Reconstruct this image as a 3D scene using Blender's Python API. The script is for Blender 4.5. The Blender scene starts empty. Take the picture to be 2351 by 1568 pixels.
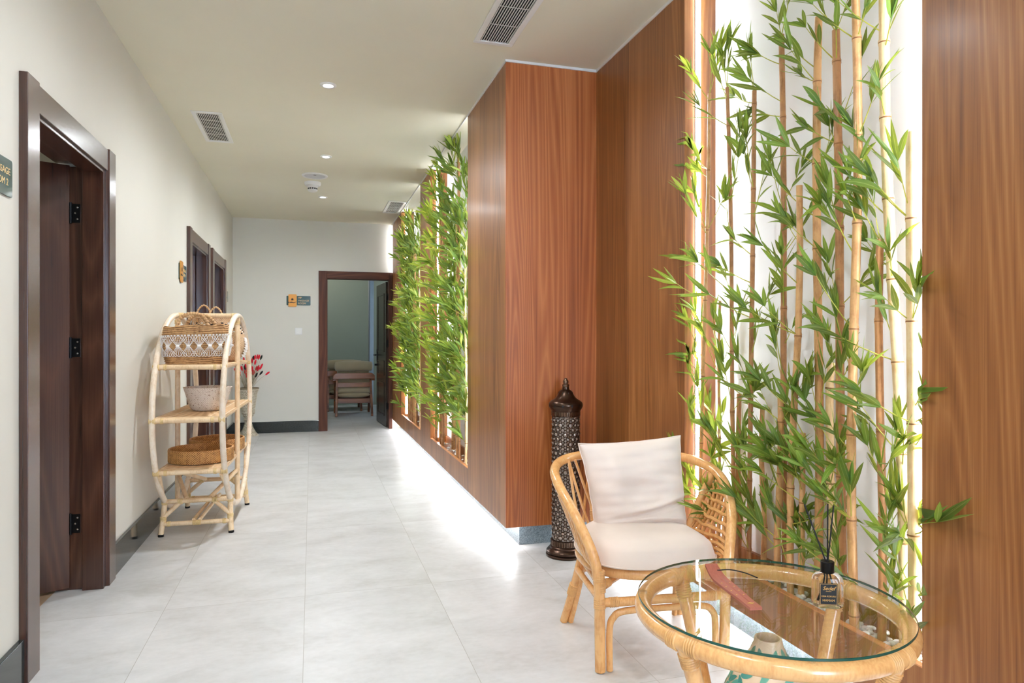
import bpy, bmesh, math, random
from mathutils import Vector, Matrix, noise as mnoise

# ------------------------------------------------------------------ camera, light, exposure
SC = bpy.context.scene
COL = SC.collection
PI = math.pi
FOC, CX, CY, EYE = 1567.0, 1175.5, 784.0, 1.2
YAW = math.radians(16.36)
SN, CS = math.sin(YAW), math.cos(YAW)
cam_data = bpy.data.cameras.new('camera'); cam_data.lens = 24.0; cam_data.sensor_width = 36.0
cam_data.clip_start = 0.05; cam_data.clip_end = 100
cam = bpy.data.objects.new('camera', cam_data); COL.objects.link(cam)
cam.location = (0, 0, EYE); cam.rotation_euler = (PI / 2, 0, -YAW)
SC.camera = cam
SC.view_settings.view_transform = 'Standard'; SC.view_settings.look = 'None'
SC.view_settings.exposure = 0.34; SC.view_settings.gamma = 1.0; SC.view_settings.use_curve_mapping = False
SC.cycles.use_denoising = True
SC.cycles.max_bounces = 9; SC.cycles.diffuse_bounces = 5; SC.cycles.glossy_bounces = 4
SC.cycles.transparent_max_bounces = 12; SC.cycles.transmission_bounces = 6
SC.cycles.sample_clamp_indirect = 6.0
SC.cycles.caustics_reflective = False; SC.cycles.caustics_refractive = False
world = bpy.data.worlds.new('world'); SC.world = world; world.use_nodes = True
world.node_tree.nodes['Background'].inputs[0].default_value = (0.60, 0.77, 1.0, 1)
world.node_tree.nodes['Background'].inputs[1].default_value = 28.0
LED_NICHE, LED_FLOOR, SPOT_W, ALCOVE_W = 36.0, 50.0, 86.0, 66.0
WARM = (1.0, 0.93, 0.84); COOL = (0.92, 0.965, 1.0)

def lamp(name, kind, loc, power, color, size=0.05, rot=(0, 0, 0), parent=None, angle=None, blend=0.6):
    l = bpy.data.lights.new(name, kind); l.energy = power; l.color = color
    if kind == 'SPOT':
        l.spot_size = angle or 2.4; l.spot_blend = blend; l.shadow_soft_size = size
    elif kind == 'POINT': l.shadow_soft_size = size
    elif kind == 'AREA': l.size = size
    o = bpy.data.objects.new(name, l); COL.objects.link(o); o.location = loc; o.rotation_euler = rot
    if parent: o.parent = parent
    return o

# ------------------------------------------------------------------ measured room
XL, XR, XA, ND = -0.98, 1.065, 1.623, 0.16      # left wall, corridor panel face, alcove panel face, niche depth
YB, YBOX, ZC, ZP = 9.5, 3.77, 2.81, 0.134        # back wall, box front, ceiling, underside of the raised panels
YR = -3.6                                        # wall behind the viewer

def ray(px):                                     # horizontal direction through an image column, per unit depth
    t = (px - CX) / FOC
    return SN + t * CS, CS - t * SN
def on_x(px, X):                                 # Y where that column meets the plane x = X
    a, b = ray(px); return X / a * b
def depth(X, Y): return X * SN + Y * CS
def zat(py, X, Y): return EYE - (py - CY) * depth(X, Y) / FOC

# ------------------------------------------------------------------ materials
def srgb(r, g, b):
    f = lambda c: (c / 255 / 12.92) if c <= 10 else ((c / 255 + 0.055) / 1.055) ** 2.4
    return (f(r), f(g), f(b), 1)

class NT:
    def __init__(s, name):
        s.m = bpy.data.materials.new(name); s.m.use_nodes = True; s.t = s.m.node_tree
        s.p = s.t.nodes['Principled BSDF']; s.out = s.t.nodes['Material Output']
    def n(s, typ, **kw):
        nd = s.t.nodes.new('ShaderNode' + typ)
        for k, v in kw.items(): setattr(nd, k, v)
        return nd
    def l(s, a, b): s.t.links.new(a, b)
    def set(s, **kw):
        for k, v in kw.items():
            k = k.replace('_', ' ')
            if hasattr(v, 'links'): s.l(v, s.p.inputs[k])
            else: s.p.inputs[k].default_value = v
    def coord(s, kind='Object', scale=(1, 1, 1)):
        c = s.n('TexCoord'); mp = s.n('Mapping'); mp.inputs['Scale'].default_value = scale
        s.l(c.outputs[kind], mp.inputs['Vector']); return mp.outputs[0]
    def noise(s, vec, scale, detail=4, rough=0.5, dist=0.0):
        nd = s.n('TexNoise'); nd.inputs['Scale'].default_value = scale; nd.inputs['Detail'].default_value = detail
        nd.inputs['Roughness'].default_value = rough; nd.inputs['Distortion'].default_value = dist
        s.l(vec, nd.inputs['Vector']); return nd.outputs['Fac']
    def math(s, op, a, b=None, c=None):
        nd = s.n('Math', operation=op)
        for i, v in enumerate((a, b, c)):
            if v is None: continue
            if hasattr(v, 'links'): s.l(v, nd.inputs[i])
            else: nd.inputs[i].default_value = v
        return nd.outputs[0]
    def ramp(s, fac, stops):
        nd = s.n('ValToRGB'); e = nd.color_ramp.elements
        while len(e) < len(stops): e.new(0.5)
        for i, (p, c) in enumerate(stops): e[i].position = p; e[i].color = c
        s.l(fac, nd.inputs[0]); return nd.outputs[0]
    def mix(s, fac, a, b, blend='MIX'):
        nd = s.n('Mix', data_type='RGBA', blend_type=blend)
        for sock, v in ((nd.inputs[0], fac), (nd.inputs[6], a), (nd.inputs[7], b)):
            if hasattr(v, 'links'): s.l(v, sock)
            else: sock.default_value = v
        return nd.outputs[2]
    def bump(s, h, strength=0.3, dist=0.01):
        nd = s.n('Bump'); nd.inputs['Strength'].default_value = strength; nd.inputs['Distance'].default_value = dist
        s.l(h, nd.inputs['Height']); s.l(nd.outputs[0], s.p.inputs['Normal']); return nd
    def xyz(s, vec):
        nd = s.n('SeparateXYZ'); s.l(vec, nd.inputs[0]); return nd.outputs
    def vec(s, x, y, z):
        nd = s.n('CombineXYZ')
        for i, v in enumerate((x, y, z)):
            if hasattr(v, 'links'): s.l(v, nd.inputs[i])
            else: nd.inputs[i].default_value = v
        return nd.outputs[0]

def plain(name, col, rough=0.5, metal=0.0, **kw):
    m = NT(name); m.set(Base_Color=col, Roughness=rough, Metallic=metal, **kw); return m.m

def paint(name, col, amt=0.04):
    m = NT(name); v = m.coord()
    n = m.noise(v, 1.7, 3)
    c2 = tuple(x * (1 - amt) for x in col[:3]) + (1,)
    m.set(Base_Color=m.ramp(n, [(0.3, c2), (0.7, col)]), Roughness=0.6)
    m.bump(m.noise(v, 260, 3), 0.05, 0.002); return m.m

def wood(name, dark, mid, light, axis='z', ring=16.0, stretch=0.1, rough=0.32, band=0.0, gloss=0.5, rw=0.3, coat=0.0):
    m = NT(name)
    s = {'z': (1, 1, stretch), 'y': (1, stretch, 1), 'x': (stretch, 1, 1)}[axis]
    v = m.coord('Object', s)
    n = m.noise(v, 1.6, 3, 0.5, 0.3)
    r = m.math('FRACT', m.math('MULTIPLY', n, ring))
    r = m.math('POWER', m.math('ABSOLUTE', m.math('SUBTRACT', m.math('MULTIPLY', r, 2), 1)), 1.5)
    s2 = {'z': (1, 1, 0.012), 'y': (1, 0.012, 1), 'x': (0.012, 1, 1)}[axis]
    fib = m.noise(m.coord('Object', s2), 210, 4, 0.65)
    pore = m.noise(m.coord('Object', s2), 75, 3, 0.6)
    big = m.noise(m.coord('Object', {'z': (1, 1, .05), 'y': (1, .05, 1), 'x': (.05, 1, 1)}[axis]), 7, 2)
    f = m.math('ADD', m.math('MULTIPLY', r, rw), m.math('ADD', m.math('ADD', m.math('MULTIPLY', fib, 0.4), m.math('MULTIPLY', pore, 0.22)), m.math('MULTIPLY', big, 0.5 - rw * 0.3)))
    if band:
        o = m.xyz(m.coord())
        cell = m.math('FLOOR', m.math('DIVIDE', m.math('ADD', o[0], o[1]), band))
        w = m.n('TexWhiteNoise', noise_dimensions='1D'); m.l(cell, w.inputs['W'])
        f = m.math('ADD', f, m.math('MULTIPLY', m.math('SUBTRACT', w.outputs[0], 0.5), 0.16))
    m.set(Base_Color=m.ramp(f, [(0.3, dark), (0.58, mid), (0.88, light)]), Roughness=rough)
    m.p.inputs['Specular IOR Level'].default_value = gloss; m.p.inputs['Coat Weight'].default_value = coat; m.p.inputs['Coat Roughness'].default_value = 0.2
    m.bump(fib, 0.06, 0.002); return m.m

def tile_floor():
    m = NT('porcelain_tile'); v = m.coord(); o = m.xyz(v)
    def joint(c, off, size):
        t = m.math('FRACT', m.math('DIVIDE', m.math('SUBTRACT', c, off), size))
        return m.math('LESS_THAN', m.math('MULTIPLY', m.math('MINIMUM', t, m.math('SUBTRACT', 1, t)), size), 0.0011)
    j = m.math('MAXIMUM', joint(o[0], -0.03 - 6.02, 0.602), joint(o[1], 3.365 - 11.9, 1.19))
    ix = m.math('FLOOR', m.math('DIVIDE', m.math('ADD', o[0], 6.05), 0.602)); iy = m.math('FLOOR', m.math('DIVIDE', m.math('ADD', o[1], 8.535), 1.19))
    w = m.n('TexWhiteNoise', noise_dimensions='2D'); m.l(m.vec(ix, iy, 0), w.inputs['Vector'])
    off = m.n('VectorMath', operation='MULTIPLY_ADD'); m.l(w.outputs['Color'], off.inputs[0]); off.inputs[1].default_value = (9, 9, 9)
    m.l(m.coord('Object', (1, 1.6, 1)), off.inputs[2])
    n1 = m.noise(off.outputs[0], 2.6, 7, 0.62, 0.4)
    n2 = m.noise(off.outputs[0], 26, 4, 0.6)
    f = m.math('ADD', m.math('MULTIPLY', n1, 0.75), m.math('MULTIPLY', n2, 0.25))
    c = m.ramp(f, [(0.32, srgb(188, 187, 185)), (0.5, srgb(206, 206, 206)), (0.68, srgb(219, 219, 220))])
    m.set(Base_Color=m.mix(j, c, srgb(168, 165, 160)), Roughness=0.34)
    m.p.inputs['Specular IOR Level'].default_value = 0.4
    m.bump(m.math('ADD', m.math('MULTIPLY', n2, 0.1), m.math('MULTIPLY', j, -1)), 0.15, 0.001); return m.m

def granite(name, a, b, rough=0.12):
    m = NT(name); v = m.coord()
    vo = m.n('TexVoronoi'); vo.inputs['Scale'].default_value = 320; m.l(v, vo.inputs['Vector'])
    n = m.noise(v, 90, 5, 0.7)
    f = m.math('ADD', m.math('MULTIPLY', vo.outputs['Distance'], 0.6), m.math('MULTIPLY', n, 0.6))
    m.set(Base_Color=m.ramp(f, [(0.35, a), (0.8, b)]), Roughness=rough); return m.m

def rattan(name, col, dark, rough=0.3, coat=0.3):
    m = NT(name); v = m.coord()
    n = m.noise(v, 14, 5, 0.65); n2 = m.noise(m.coord('Object', (60, 60, 8)), 3, 3)
    f = m.math('ADD', m.math('MULTIPLY', n, 0.65), m.math('MULTIPLY', n2, 0.35))
    m.set(Base_Color=m.ramp(f, [(0.33, dark), (0.55, col)]), Roughness=rough, Coat_Weight=coat, Coat_Roughness=0.15); return m.m

def cyl_weave(name, a, b, na, nz, rough=0.75, speck=None):
    m = NT(name); o = m.xyz(m.coord())
    ang = m.math('ARCTAN2', o[1], o[0])
    s = m.math('MULTIPLY', m.math('SINE', m.math('MULTIPLY', ang, na)), m.math('SINE', m.math('MULTIPLY', o[2], nz)))
    f = m.math('ADD', m.math('MULTIPLY', s, 0.28), m.noise(m.coord(), 42, 4, 0.7))
    c = m.ramp(f, [(0.3, a), (0.62, b)])
    if speck:
        k = m.noise(m.vec(m.math('MULTIPLY', ang, 5.0), m.math('MULTIPLY', o[2], 42.0), 0.0), 2.2, 3, 0.6)
        c = m.mix(m.math('MULTIPLY', m.math('GREATER_THAN', k, speck[1]), 0.85), c, speck[0])
    m.set(Base_Color=c, Roughness=rough); m.bump(s, 0.5, 0.003); return m.m

def fabric(name, col, rough=0.9):
    m = NT(name); v = m.coord()
    n = m.noise(v, 480, 2); n2 = m.noise(v, 7, 3)
    c2 = tuple(x * 0.93 for x in col[:3]) + (1,)
    m.set(Base_Color=m.ramp(n2, [(0.3, c2), (0.7, col)]), Roughness=rough, Sheen_Weight=0.25)
    m.bump(n, 0.25, 0.0015); return m.m

def leaf_mat(name, stops):
    m = NT(name)
    g = m.n('NewGeometry')
    c = m.ramp(g.outputs['Random Per Island'], stops)
    v = m.noise(m.coord(), 30, 3)
    c = m.mix(m.math('MULTIPLY', v, 0.22), c, srgb(150, 180, 84))
    va = m.n('Attribute', attribute_name='vein')
    c = m.mix(m.math('MULTIPLY', m.math('POWER', va.outputs['Fac'], 14.0), 0.6), c, srgb(206, 214, 132))
    m.set(Base_Color=c, Roughness=0.42)
    tr = m.n('BsdfTranslucent'); tc = m.mix(0.5, c, srgb(214, 214, 70)); m.l(tc, tr.inputs['Color'])
    mx = m.n('MixShader'); mx.inputs[0].default_value = 0.42
    m.l(m.p.outputs[0], mx.inputs[1]); m.l(tr.outputs[0], mx.inputs[2]); m.l(mx.outputs[0], m.out.inputs[0]); return m.m

def thin_glass(name, tint=(1, 1, 1, 1), refl=1.0, rough=0.0):
    m = NT(name)
    t = m.n('BsdfTransparent'); t.inputs[0].default_value = tint
    g = m.n('BsdfGlossy'); g.inputs['Roughness'].default_value = rough
    fr = m.n('Fresnel'); ge = m.n('NewGeometry'); m.l(m.math('MULTIPLY_ADD', ge.outputs['Backfacing'], 1 / 1.5 - 1.5, 1.5), fr.inputs[0])
    mx = m.n('MixShader'); m.l(m.math('MULTIPLY', fr.outputs[0], refl), mx.inputs[0])
    m.l(t.outputs[0], mx.inputs[1]); m.l(g.outputs[0], mx.inputs[2]); m.l(mx.outputs[0], m.out.inputs[0]); return m.m

def emit(name, col, strength):
    m = NT(name); e = m.n('Emission'); e.inputs[0].default_value = tuple(col[:3]) + (1,); e.inputs[1].default_value = strength
    m.l(e.outputs[0], m.out.inputs[0]); return m.m

M = {}
M['wall'] = paint('wall_paint', srgb(222, 220, 211))
M['ceiling'] = paint('ceiling_paint', srgb(232, 228, 209))
M['niche_white'] = paint('niche_paint', srgb(240, 240, 243), 0.02)
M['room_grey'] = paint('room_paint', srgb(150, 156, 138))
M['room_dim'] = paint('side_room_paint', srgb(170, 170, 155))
M['panel'] = wood('teak_veneer', srgb(92, 50, 22), srgb(144, 90, 46), srgb(180, 124, 74), 'z', 60, 0.05, 0.40, 0.13, 0.5, 0.16, 0.12)
M['panel_red'] = wood('red_teak_veneer', srgb(108, 52, 22), srgb(168, 92, 46), srgb(200, 124, 70), 'z', 62, 0.06, 0.40, 0.2, 0.5, 0.22, 0.08)
M['door'] = wood('walnut_foil', srgb(38, 20, 14), srgb(68, 39, 28), srgb(94, 58, 42), 'z', 24, 0.1, 0.25, 0, 0.5, 0.2, 0.5)
M['doorx'] = wood('walnut_foil_along', srgb(38, 20, 14), srgb(68, 39, 28), srgb(94, 58, 42), 'y', 24, 0.1, 0.25, 0, 0.5, 0.2, 0.5)
M['door_dark'] = wood('dark_door_foil', srgb(26, 20, 17), srgb(44, 36, 31), srgb(58, 48, 42), 'z', 15, 0.12, 0.25)
M['laminate'] = wood('laminate', srgb(150, 120, 92), srgb(182, 154, 124), srgb(205, 180, 150), 'y', 18, 0.1, 0.4, 0.14)
M['sill'] = wood('sill_edge', srgb(170, 105, 58), srgb(200, 132, 80), srgb(215, 152, 100), 'y', 12, 0.1, 0.4)
M['tile'] = tile_floor()
M['granite'] = granite('black_granite', srgb(8, 11, 11), srgb(56, 62, 62), 0.08)
M['granite_grey'] = granite('blue_grey_granite', srgb(70, 84, 94), srgb(150, 164, 172), 0.2)
M['white'] = plain('white_plastic', srgb(232, 232, 232), 0.35)
M['white_metal'] = plain('white_enamel', srgb(236, 236, 234), 0.3)
M['grey_grille'] = plain('speaker_mesh', srgb(205, 208, 214), 0.5)
M['black'] = plain('black_metal', srgb(14, 14, 15), 0.35, 0.6)
M['duct_shade'] = plain('duct_shade_black', srgb(10, 12, 12), 1.0)
M['chrome'] = plain('screw_steel', srgb(205, 205, 205), 0.25, 1.0)
M['rattan_pale'] = rattan('pale_rattan', srgb(236, 208, 170), srgb(208, 172, 128), 0.4, 0.15)
M['rattan_white'] = rattan('bleached_rattan', srgb(240, 224, 204), srgb(222, 196, 164), 0.38, 0.2)
M['wrap_pale'] = rattan('pale_binding', srgb(226, 196, 142), srgb(198, 164, 108), 0.45, 0.1)
M['rattan_honey'] = rattan('honey_rattan', srgb(232, 178, 116), srgb(208, 146, 84), 0.25, 0.5)
M['wrap_honey'] = rattan('honey_binding', srgb(222, 170, 108), srgb(196, 140, 80), 0.4, 0.2)
M['cane_mat'] = cyl_weave('woven_cane', srgb(205, 165, 120), srgb(232, 198, 156), 60, 500, 0.6)
M['wicker'] = cyl_weave('honey_wicker', srgb(148, 92, 42), srgb(232, 176, 108), 84, 523, 0.45)
M['banana'] = cyl_weave('banana_leaf_coil', srgb(120, 80, 42), srgb(205, 160, 108), 7, 520, 0.7)
M['seagrass'] = cyl_weave('seagrass', srgb(188, 150, 112), srgb(222, 188, 152), 70, 420, 0.8)
M['handle_wrap'] = rattan('twisted_leaf', srgb(205, 165, 118), srgb(140, 98, 58), 0.65, 0)
M['whitewash'] = cyl_weave('whitewashed_weave', srgb(226, 213, 200), srgb(240, 230, 220), 60, 520, 0.85, (srgb(136, 92, 54), 0.62))
M['cord'] = fabric('cotton_cord', srgb(244, 240, 236))
M['black_cord'] = plain('black_yarn', srgb(32, 32, 36), 0.9)
M['cushion'] = fabric('blush_linen', srgb(232, 216, 205))
M['beige_cushion'] = fabric('beige_linen', srgb(180, 163, 132))
M['bamboo'] = rattan('bamboo_cane', srgb(214, 166, 112), srgb(168, 114, 68), 0.35, 0.2)
M['bamboo_pale'] = rattan('pale_bamboo_cane', srgb(240, 214, 168), srgb(222, 180, 126), 0.32, 0.25)
M['bamboo_brown'] = rattan('brown_bamboo_cane', srgb(190, 138, 92), srgb(142, 96, 60), 0.4, 0.15)
M['node'] = plain('bamboo_node', srgb(146, 100, 60), 0.6)
M['twig'] = plain('leaf_twig', srgb(178, 178, 72), 0.5)
M['leaf'] = leaf_mat('bamboo_leaf', [(0, srgb(28, 74, 38)), (0.4, srgb(52, 106, 44)), (0.72, srgb(104, 148, 56)), (1, srgb(186, 204, 96))])
M['leaf_backlit'] = leaf_mat('backlit_bamboo_leaf', [(0, srgb(62, 112, 40)), (0.5, srgb(120, 156, 52)), (1, srgb(196, 204, 92))])  # yellow-green of backlighting put into the colour, for canes beside the strips
M['pebble'] = plain('white_pebble', srgb(232, 230, 226), 0.4)
M['bronze'] = plain('antique_bronze', srgb(72, 54, 44), 0.28, 0.9)
M['bronze_light'] = plain('brushed_bronze', srgb(120, 98, 82), 0.25, 0.9)
M['lantern_glass'] = plain('silvered_glass', srgb(162, 150, 142), 0.14, 0.5)
M['table_glass'] = thin_glass('clear_glass', (0.985, 0.995, 0.99, 1), 0.8)
M['glass_edge'] = plain('green_glass_edge', srgb(24, 74, 62), 0.08)
M['bottle_glass'] = plain('bottle_glass', (0.98, 0.985, 0.98, 1), 0.0, 0, Transmission_Weight=1.0, IOR=1.3)
M['liquid'] = thin_glass('pale_liquid', (0.98, 0.93, 0.86, 1), 0.5)
M['silicone'] = thin_glass('clear_silicone', (0.93, 0.95, 0.95, 1), 1.6, 0.1)
M['label_black'] = plain('black_label', srgb(10, 9, 9), 0.6)
M['gold_ink'] = plain('gold_ink', srgb(214, 160, 86), 0.35, 0.3)
M['reed'] = plain('black_reed', srgb(18, 16, 16), 0.8)
M['incense_wood'] = wood('red_brown_sheesham', srgb(120, 58, 44), srgb(160, 86, 66), srgb(178, 104, 82), 'y', 8, 0.2, 0.5)
M['brass'] = plain('brass_inlay', srgb(208, 164, 90), 0.35, 0.8)
M['vase_clay'] = plain('cream_clay', srgb(226, 196, 164), 0.35)
M['turquoise'] = leaf_mat('turquoise_inlay', [(0, srgb(24, 130, 140)), (0.5, srgb(60, 170, 176)), (1, srgb(120, 200, 190))])
M['sign_green'] = plain('sign_green', srgb(18, 62, 58), 0.2, 0, Coat_Weight=0.3, Coat_Roughness=0.06)
M['sign_gold'] = plain('sign_gold', srgb(212, 146, 62), 0.35, 0.25)
M['sign_text'] = plain('sign_lettering', srgb(230, 196, 140), 0.4)
M['bead'] = plain('shell_bead', srgb(232, 224, 208), 0.45)
M['bead_ground'] = plain('vase_ground', srgb(150, 136, 112), 0.8)
M['red'] = plain('red_bunny_tail', srgb(214, 26, 48), 0.9)
M['black_flower'] = plain('black_bunny_tail', srgb(22, 24, 26), 0.9)
M['stem'] = plain('dry_stem', srgb(150, 140, 110), 0.8)
M['teak_chair'] = wood('oiled_acacia', srgb(58, 28, 14), srgb(112, 60, 30), srgb(166, 98, 52), 'x', 10, 0.2, 0.3)
M['curtain'] = fabric('grey_curtain', srgb(150, 156, 160))
M['led'] = emit('led_strip', COOL, LED_NICHE)
M['led_floor'] = emit('led_floor_strip', COOL, LED_FLOOR)
M['lens'] = emit('downlight_lens', COOL, 16.0)
M['pane'] = thin_glass('added_window_glass', (0.95, 0.97, 0.98, 1), 1.0)

# ------------------------------------------------------------------ mesh helpers
class MB:
    def __init__(s): s.v = []; s.f = []; s.mi = []
    def add(s, vs, fs, mi=0):
        o = len(s.v); s.v.extend([tuple(x) for x in vs]); s.f.extend([tuple(i + o for i in f) for f in fs]); s.mi.extend([mi] * len(fs)); return s
    def box(s, x0, x1, y0, y1, z0, z1, mi=0):
        vs = [(x, y, z) for z in (z0, z1) for y in (y0, y1) for x in (x0, x1)]
        return s.add(vs, [(0, 2, 3, 1), (4, 5, 7, 6), (0, 1, 5, 4), (2, 6, 7, 3), (0, 4, 6, 2), (1, 3, 7, 5)], mi)
    def bar(s, a, b, w, h, up=(0, 0, 1), mi=0):
        a, b = Vector(a), Vector(b); d = (b - a).normalized(); sd = d.cross(Vector(up)).normalized(); u = sd.cross(d)
        vs = [p + sd * (i * w / 2) + u * (j * h / 2) for p in (a, b) for j in (-1, 1) for i in (-1, 1)]
        return s.add(vs, [(0, 1, 3, 2), (4, 6, 7, 5), (0, 4, 5, 1), (2, 3, 7, 6), (0, 2, 6, 4), (1, 5, 7, 3)], mi)
    def tube(s, pts, r, seg=10, closed=False, cap=True, mi=0, mif=None):
        pts = [Vector(p) for p in pts]; n = len(pts)
        rs = r if isinstance(r, (list, tuple)) else [r] * n
        T = []
        for i in range(n):
            if closed: t = pts[(i + 1) % n] - pts[i - 1]
            else: t = pts[min(i + 1, n - 1)] - pts[max(i - 1, 0)]
            T.append(t.normalized() if t.length > 1e-9 else Vector((0, 0, 1)))
        ref = Vector((0, 0, 1)) if abs(T[0].z) < 0.9 else Vector((1, 0, 0))
        nrm = (ref - T[0] * ref.dot(T[0])).normalized(); vs = []
        for i in range(n):
            nrm = nrm - T[i] * nrm.dot(T[i])
            nrm = nrm.normalized() if nrm.length > 1e-6 else T[i].orthogonal().normalized()
            bn = T[i].cross(nrm)
            for k in range(seg):
                a = 2 * PI * k / seg
                vs.append(pts[i] + (nrm * math.cos(a) + bn * math.sin(a)) * rs[i])
        o = len(s.v); s.v.extend([tuple(x) for x in vs])
        for i in range(n if closed else n - 1):
            j = (i + 1) % n
            for k in range(seg):
                k2 = (k + 1) % seg
                s.f.append((o + i * seg + k, o + i * seg + k2, o + j * seg + k2, o + j * seg + k)); s.mi.append(mif[i] if mif else mi)
        if cap and not closed:
            s.f.append(tuple(o + k for k in reversed(range(seg)))); s.mi.append(mi)
            s.f.append(tuple(o + (n - 1) * seg + k for k in range(seg))); s.mi.append(mi)
        return s
    def lathe(s, prof, c=(0, 0, 0), seg=32, mi=0, sx=1.0, sy=1.0, fn=None, cap0=False, cap1=False):
        vs = []; n = len(prof)
        for i, (r, z) in enumerate(prof):
            for k in range(seg):
                a = 2 * PI * k / seg
                rr = r + (fn(a, i) if fn else 0)
                vs.append((c[0] + rr * math.cos(a) * sx, c[1] + rr * math.sin(a) * sy, c[2] + z))
        fs = [(i * seg + k, i * seg + (k + 1) % seg, (i + 1) * seg + (k + 1) % seg, (i + 1) * seg + k) for i in range(n - 1) for k in range(seg)]
        if cap0: fs.append(tuple(reversed(range(seg))))
        if cap1: fs.append(tuple((n - 1) * seg + k for k in range(seg)))
        return s.add(vs, fs, mi)
    def grid(s, fn, nu, nv, mi=0):
        vs = [fn(i / nu, j / nv) for j in range(nv + 1) for i in range(nu + 1)]; w = nu + 1
        return s.add(vs, [(j * w + i, j * w + i + 1, (j + 1) * w + i + 1, (j + 1) * w + i) for j in range(nv) for i in range(nu)], mi)
    def prism(s, pts, h, mi=0):                 # outline in xy, extruded up z
        n = len(pts)
        vs = [(x, y, 0) for x, y in pts] + [(x, y, h) for x, y in pts]
        return s.add(vs, [tuple(reversed(range(n))), tuple(range(n, 2 * n))] + [(i, (i + 1) % n, n + (i + 1) % n, n + i) for i in range(n)], mi)
    def build(s, name, mat, parent=None, smooth=False, bevel=0, sharp=40, xf=None, weld=False):
        me = bpy.data.meshes.new(name)
        vs = s.v if xf is None else [tuple(xf @ Vector(v)) for v in s.v]
        me.from_pydata(vs, [], s.f)
        mats = mat if isinstance(mat, (list, tuple)) else [mat]
        for m in mats: me.materials.append(m)
        if len(mats) > 1: me.polygons.foreach_set('material_index', s.mi)
        if weld:
            bm = bmesh.new(); bm.from_mesh(me); bmesh.ops.remove_doubles(bm, verts=bm.verts, dist=1e-5); bm.to_mesh(me); bm.free()
        if smooth:
            me.polygons.foreach_set('use_smooth', [True] * len(me.polygons))
            if sharp: me.set_sharp_from_angle(angle=math.radians(sharp))
        me.update()
        o = bpy.data.objects.new(name, me); COL.objects.link(o)
        if parent: o.parent = parent
        if bevel:
            b = o.modifiers.new('bevel', 'BEVEL'); b.width = bevel; b.segments = 2; b.limit_method = 'ANGLE'
        return o

def spline(pts, n=8, closed=False):
    P = [Vector(p) for p in pts]; m = len(P); out = []
    g = (lambda i: P[i % m]) if closed else (lambda i: P[i] if 0 <= i < m else (P[0] * 2 - P[1] if i < 0 else P[-1] * 2 - P[-2]))
    for i in range(m if closed else m - 1):
        a, b, c, d = g(i - 1), g(i), g(i + 1), g(i + 2)
        for k in range(n):
            t = k / n
            out.append(0.5 * (2 * b + (c - a) * t + (2 * a - 5 * b + 4 * c - d) * t * t + (3 * b - a - 3 * c + d) * t ** 3))
    if not closed: out.append(P[-1])
    return out

def wrap(mb, p, d, r, n=4, w=0.006, seg=12):     # a bound joint: n turns of cane around a pole
    p, d = Vector(p), Vector(d).normalized(); pts = []; rs = []
    for i in range(n):
        for t, q in ((0, .0), (.25, .8), (.5, 1), (.75, .8)):
            pts.append(p + d * ((i + t - n / 2) * w)); rs.append(r + 0.0028 * q)
    pts.append(p + d * (n / 2 * w)); rs.append(r)
    if isinstance(mb, Binder): f = MB(); f.tube(pts, rs, seg); f.build(mb.name, mb.mat, mb.parent, smooth=True, sharp=0)
    else: mb.tube(pts, rs, seg)

class Binder:                                    # every joint or pole becomes a part of its own
    def __init__(s, name, mat, parent): s.name, s.mat, s.parent = name, mat, parent
    def tube(s, pts, r, seg=10, **kw): f = MB(); f.tube(pts, r, seg, **kw); return f.build(s.name, s.mat, s.parent, smooth=True)
    def box(s, *a): f = MB(); f.box(*a); return f.build(s.name, s.mat, s.parent, bevel=0.002)

def thing(name, label, cat, loc=(0, 0, 0), rz=0, group=None):
    o = bpy.data.objects.new(name, None); COL.objects.link(o); o.empty_display_size = 0.05
    o.location = loc; o.rotation_euler = (0, 0, rz); return tag(o, label, cat, group)
def tag(o, label, cat, group=None):
    o['label'] = label; o['category'] = cat
    if group: o['group'] = group
    return o
def struct(name, mb, mat, **kw):
    o = mb.build(name, mat, **kw); o['kind'] = 'structure'; return o
def part_label(o, label): o['label'] = label; return o

def text(name, s, size, mat, parent, loc, rot, align='LEFT', extrude=0.0006, shear=0.0, bold=0.0, xs=1.0):
    cu = bpy.data.curves.new(name, 'FONT'); cu.body = s; cu.size = size; cu.extrude = extrude; cu.align_x = align; cu.shear = shear; cu.offset = bold
    t = bpy.data.objects.new(name, cu); COL.objects.link(t)
    dg = bpy.context.evaluated_depsgraph_get()
    me = bpy.data.meshes.new_from_object(t.evaluated_get(dg)); bpy.data.objects.remove(t); bpy.data.curves.remove(cu)
    me.materials.clear(); me.materials.append(mat)
    o = bpy.data.objects.new(name, me); COL.objects.link(o); o.parent = parent; o.location = loc; o.rotation_euler = rot; o.scale = (xs, 1, 1)
    return o

def rrect(w, h, r, n=5):
    pts = []
    for cx, cy, a0 in ((w / 2 - r, h / 2 - r, 0), (-w / 2 + r, h / 2 - r, 90), (-w / 2 + r, -h / 2 + r, 180), (w / 2 - r, -h / 2 + r, 270)):
        for k in range(n + 1):
            a = math.radians(a0 + 90 * k / n); pts.append((cx + r * math.cos(a), cy + r * math.sin(a)))
    return pts

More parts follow.
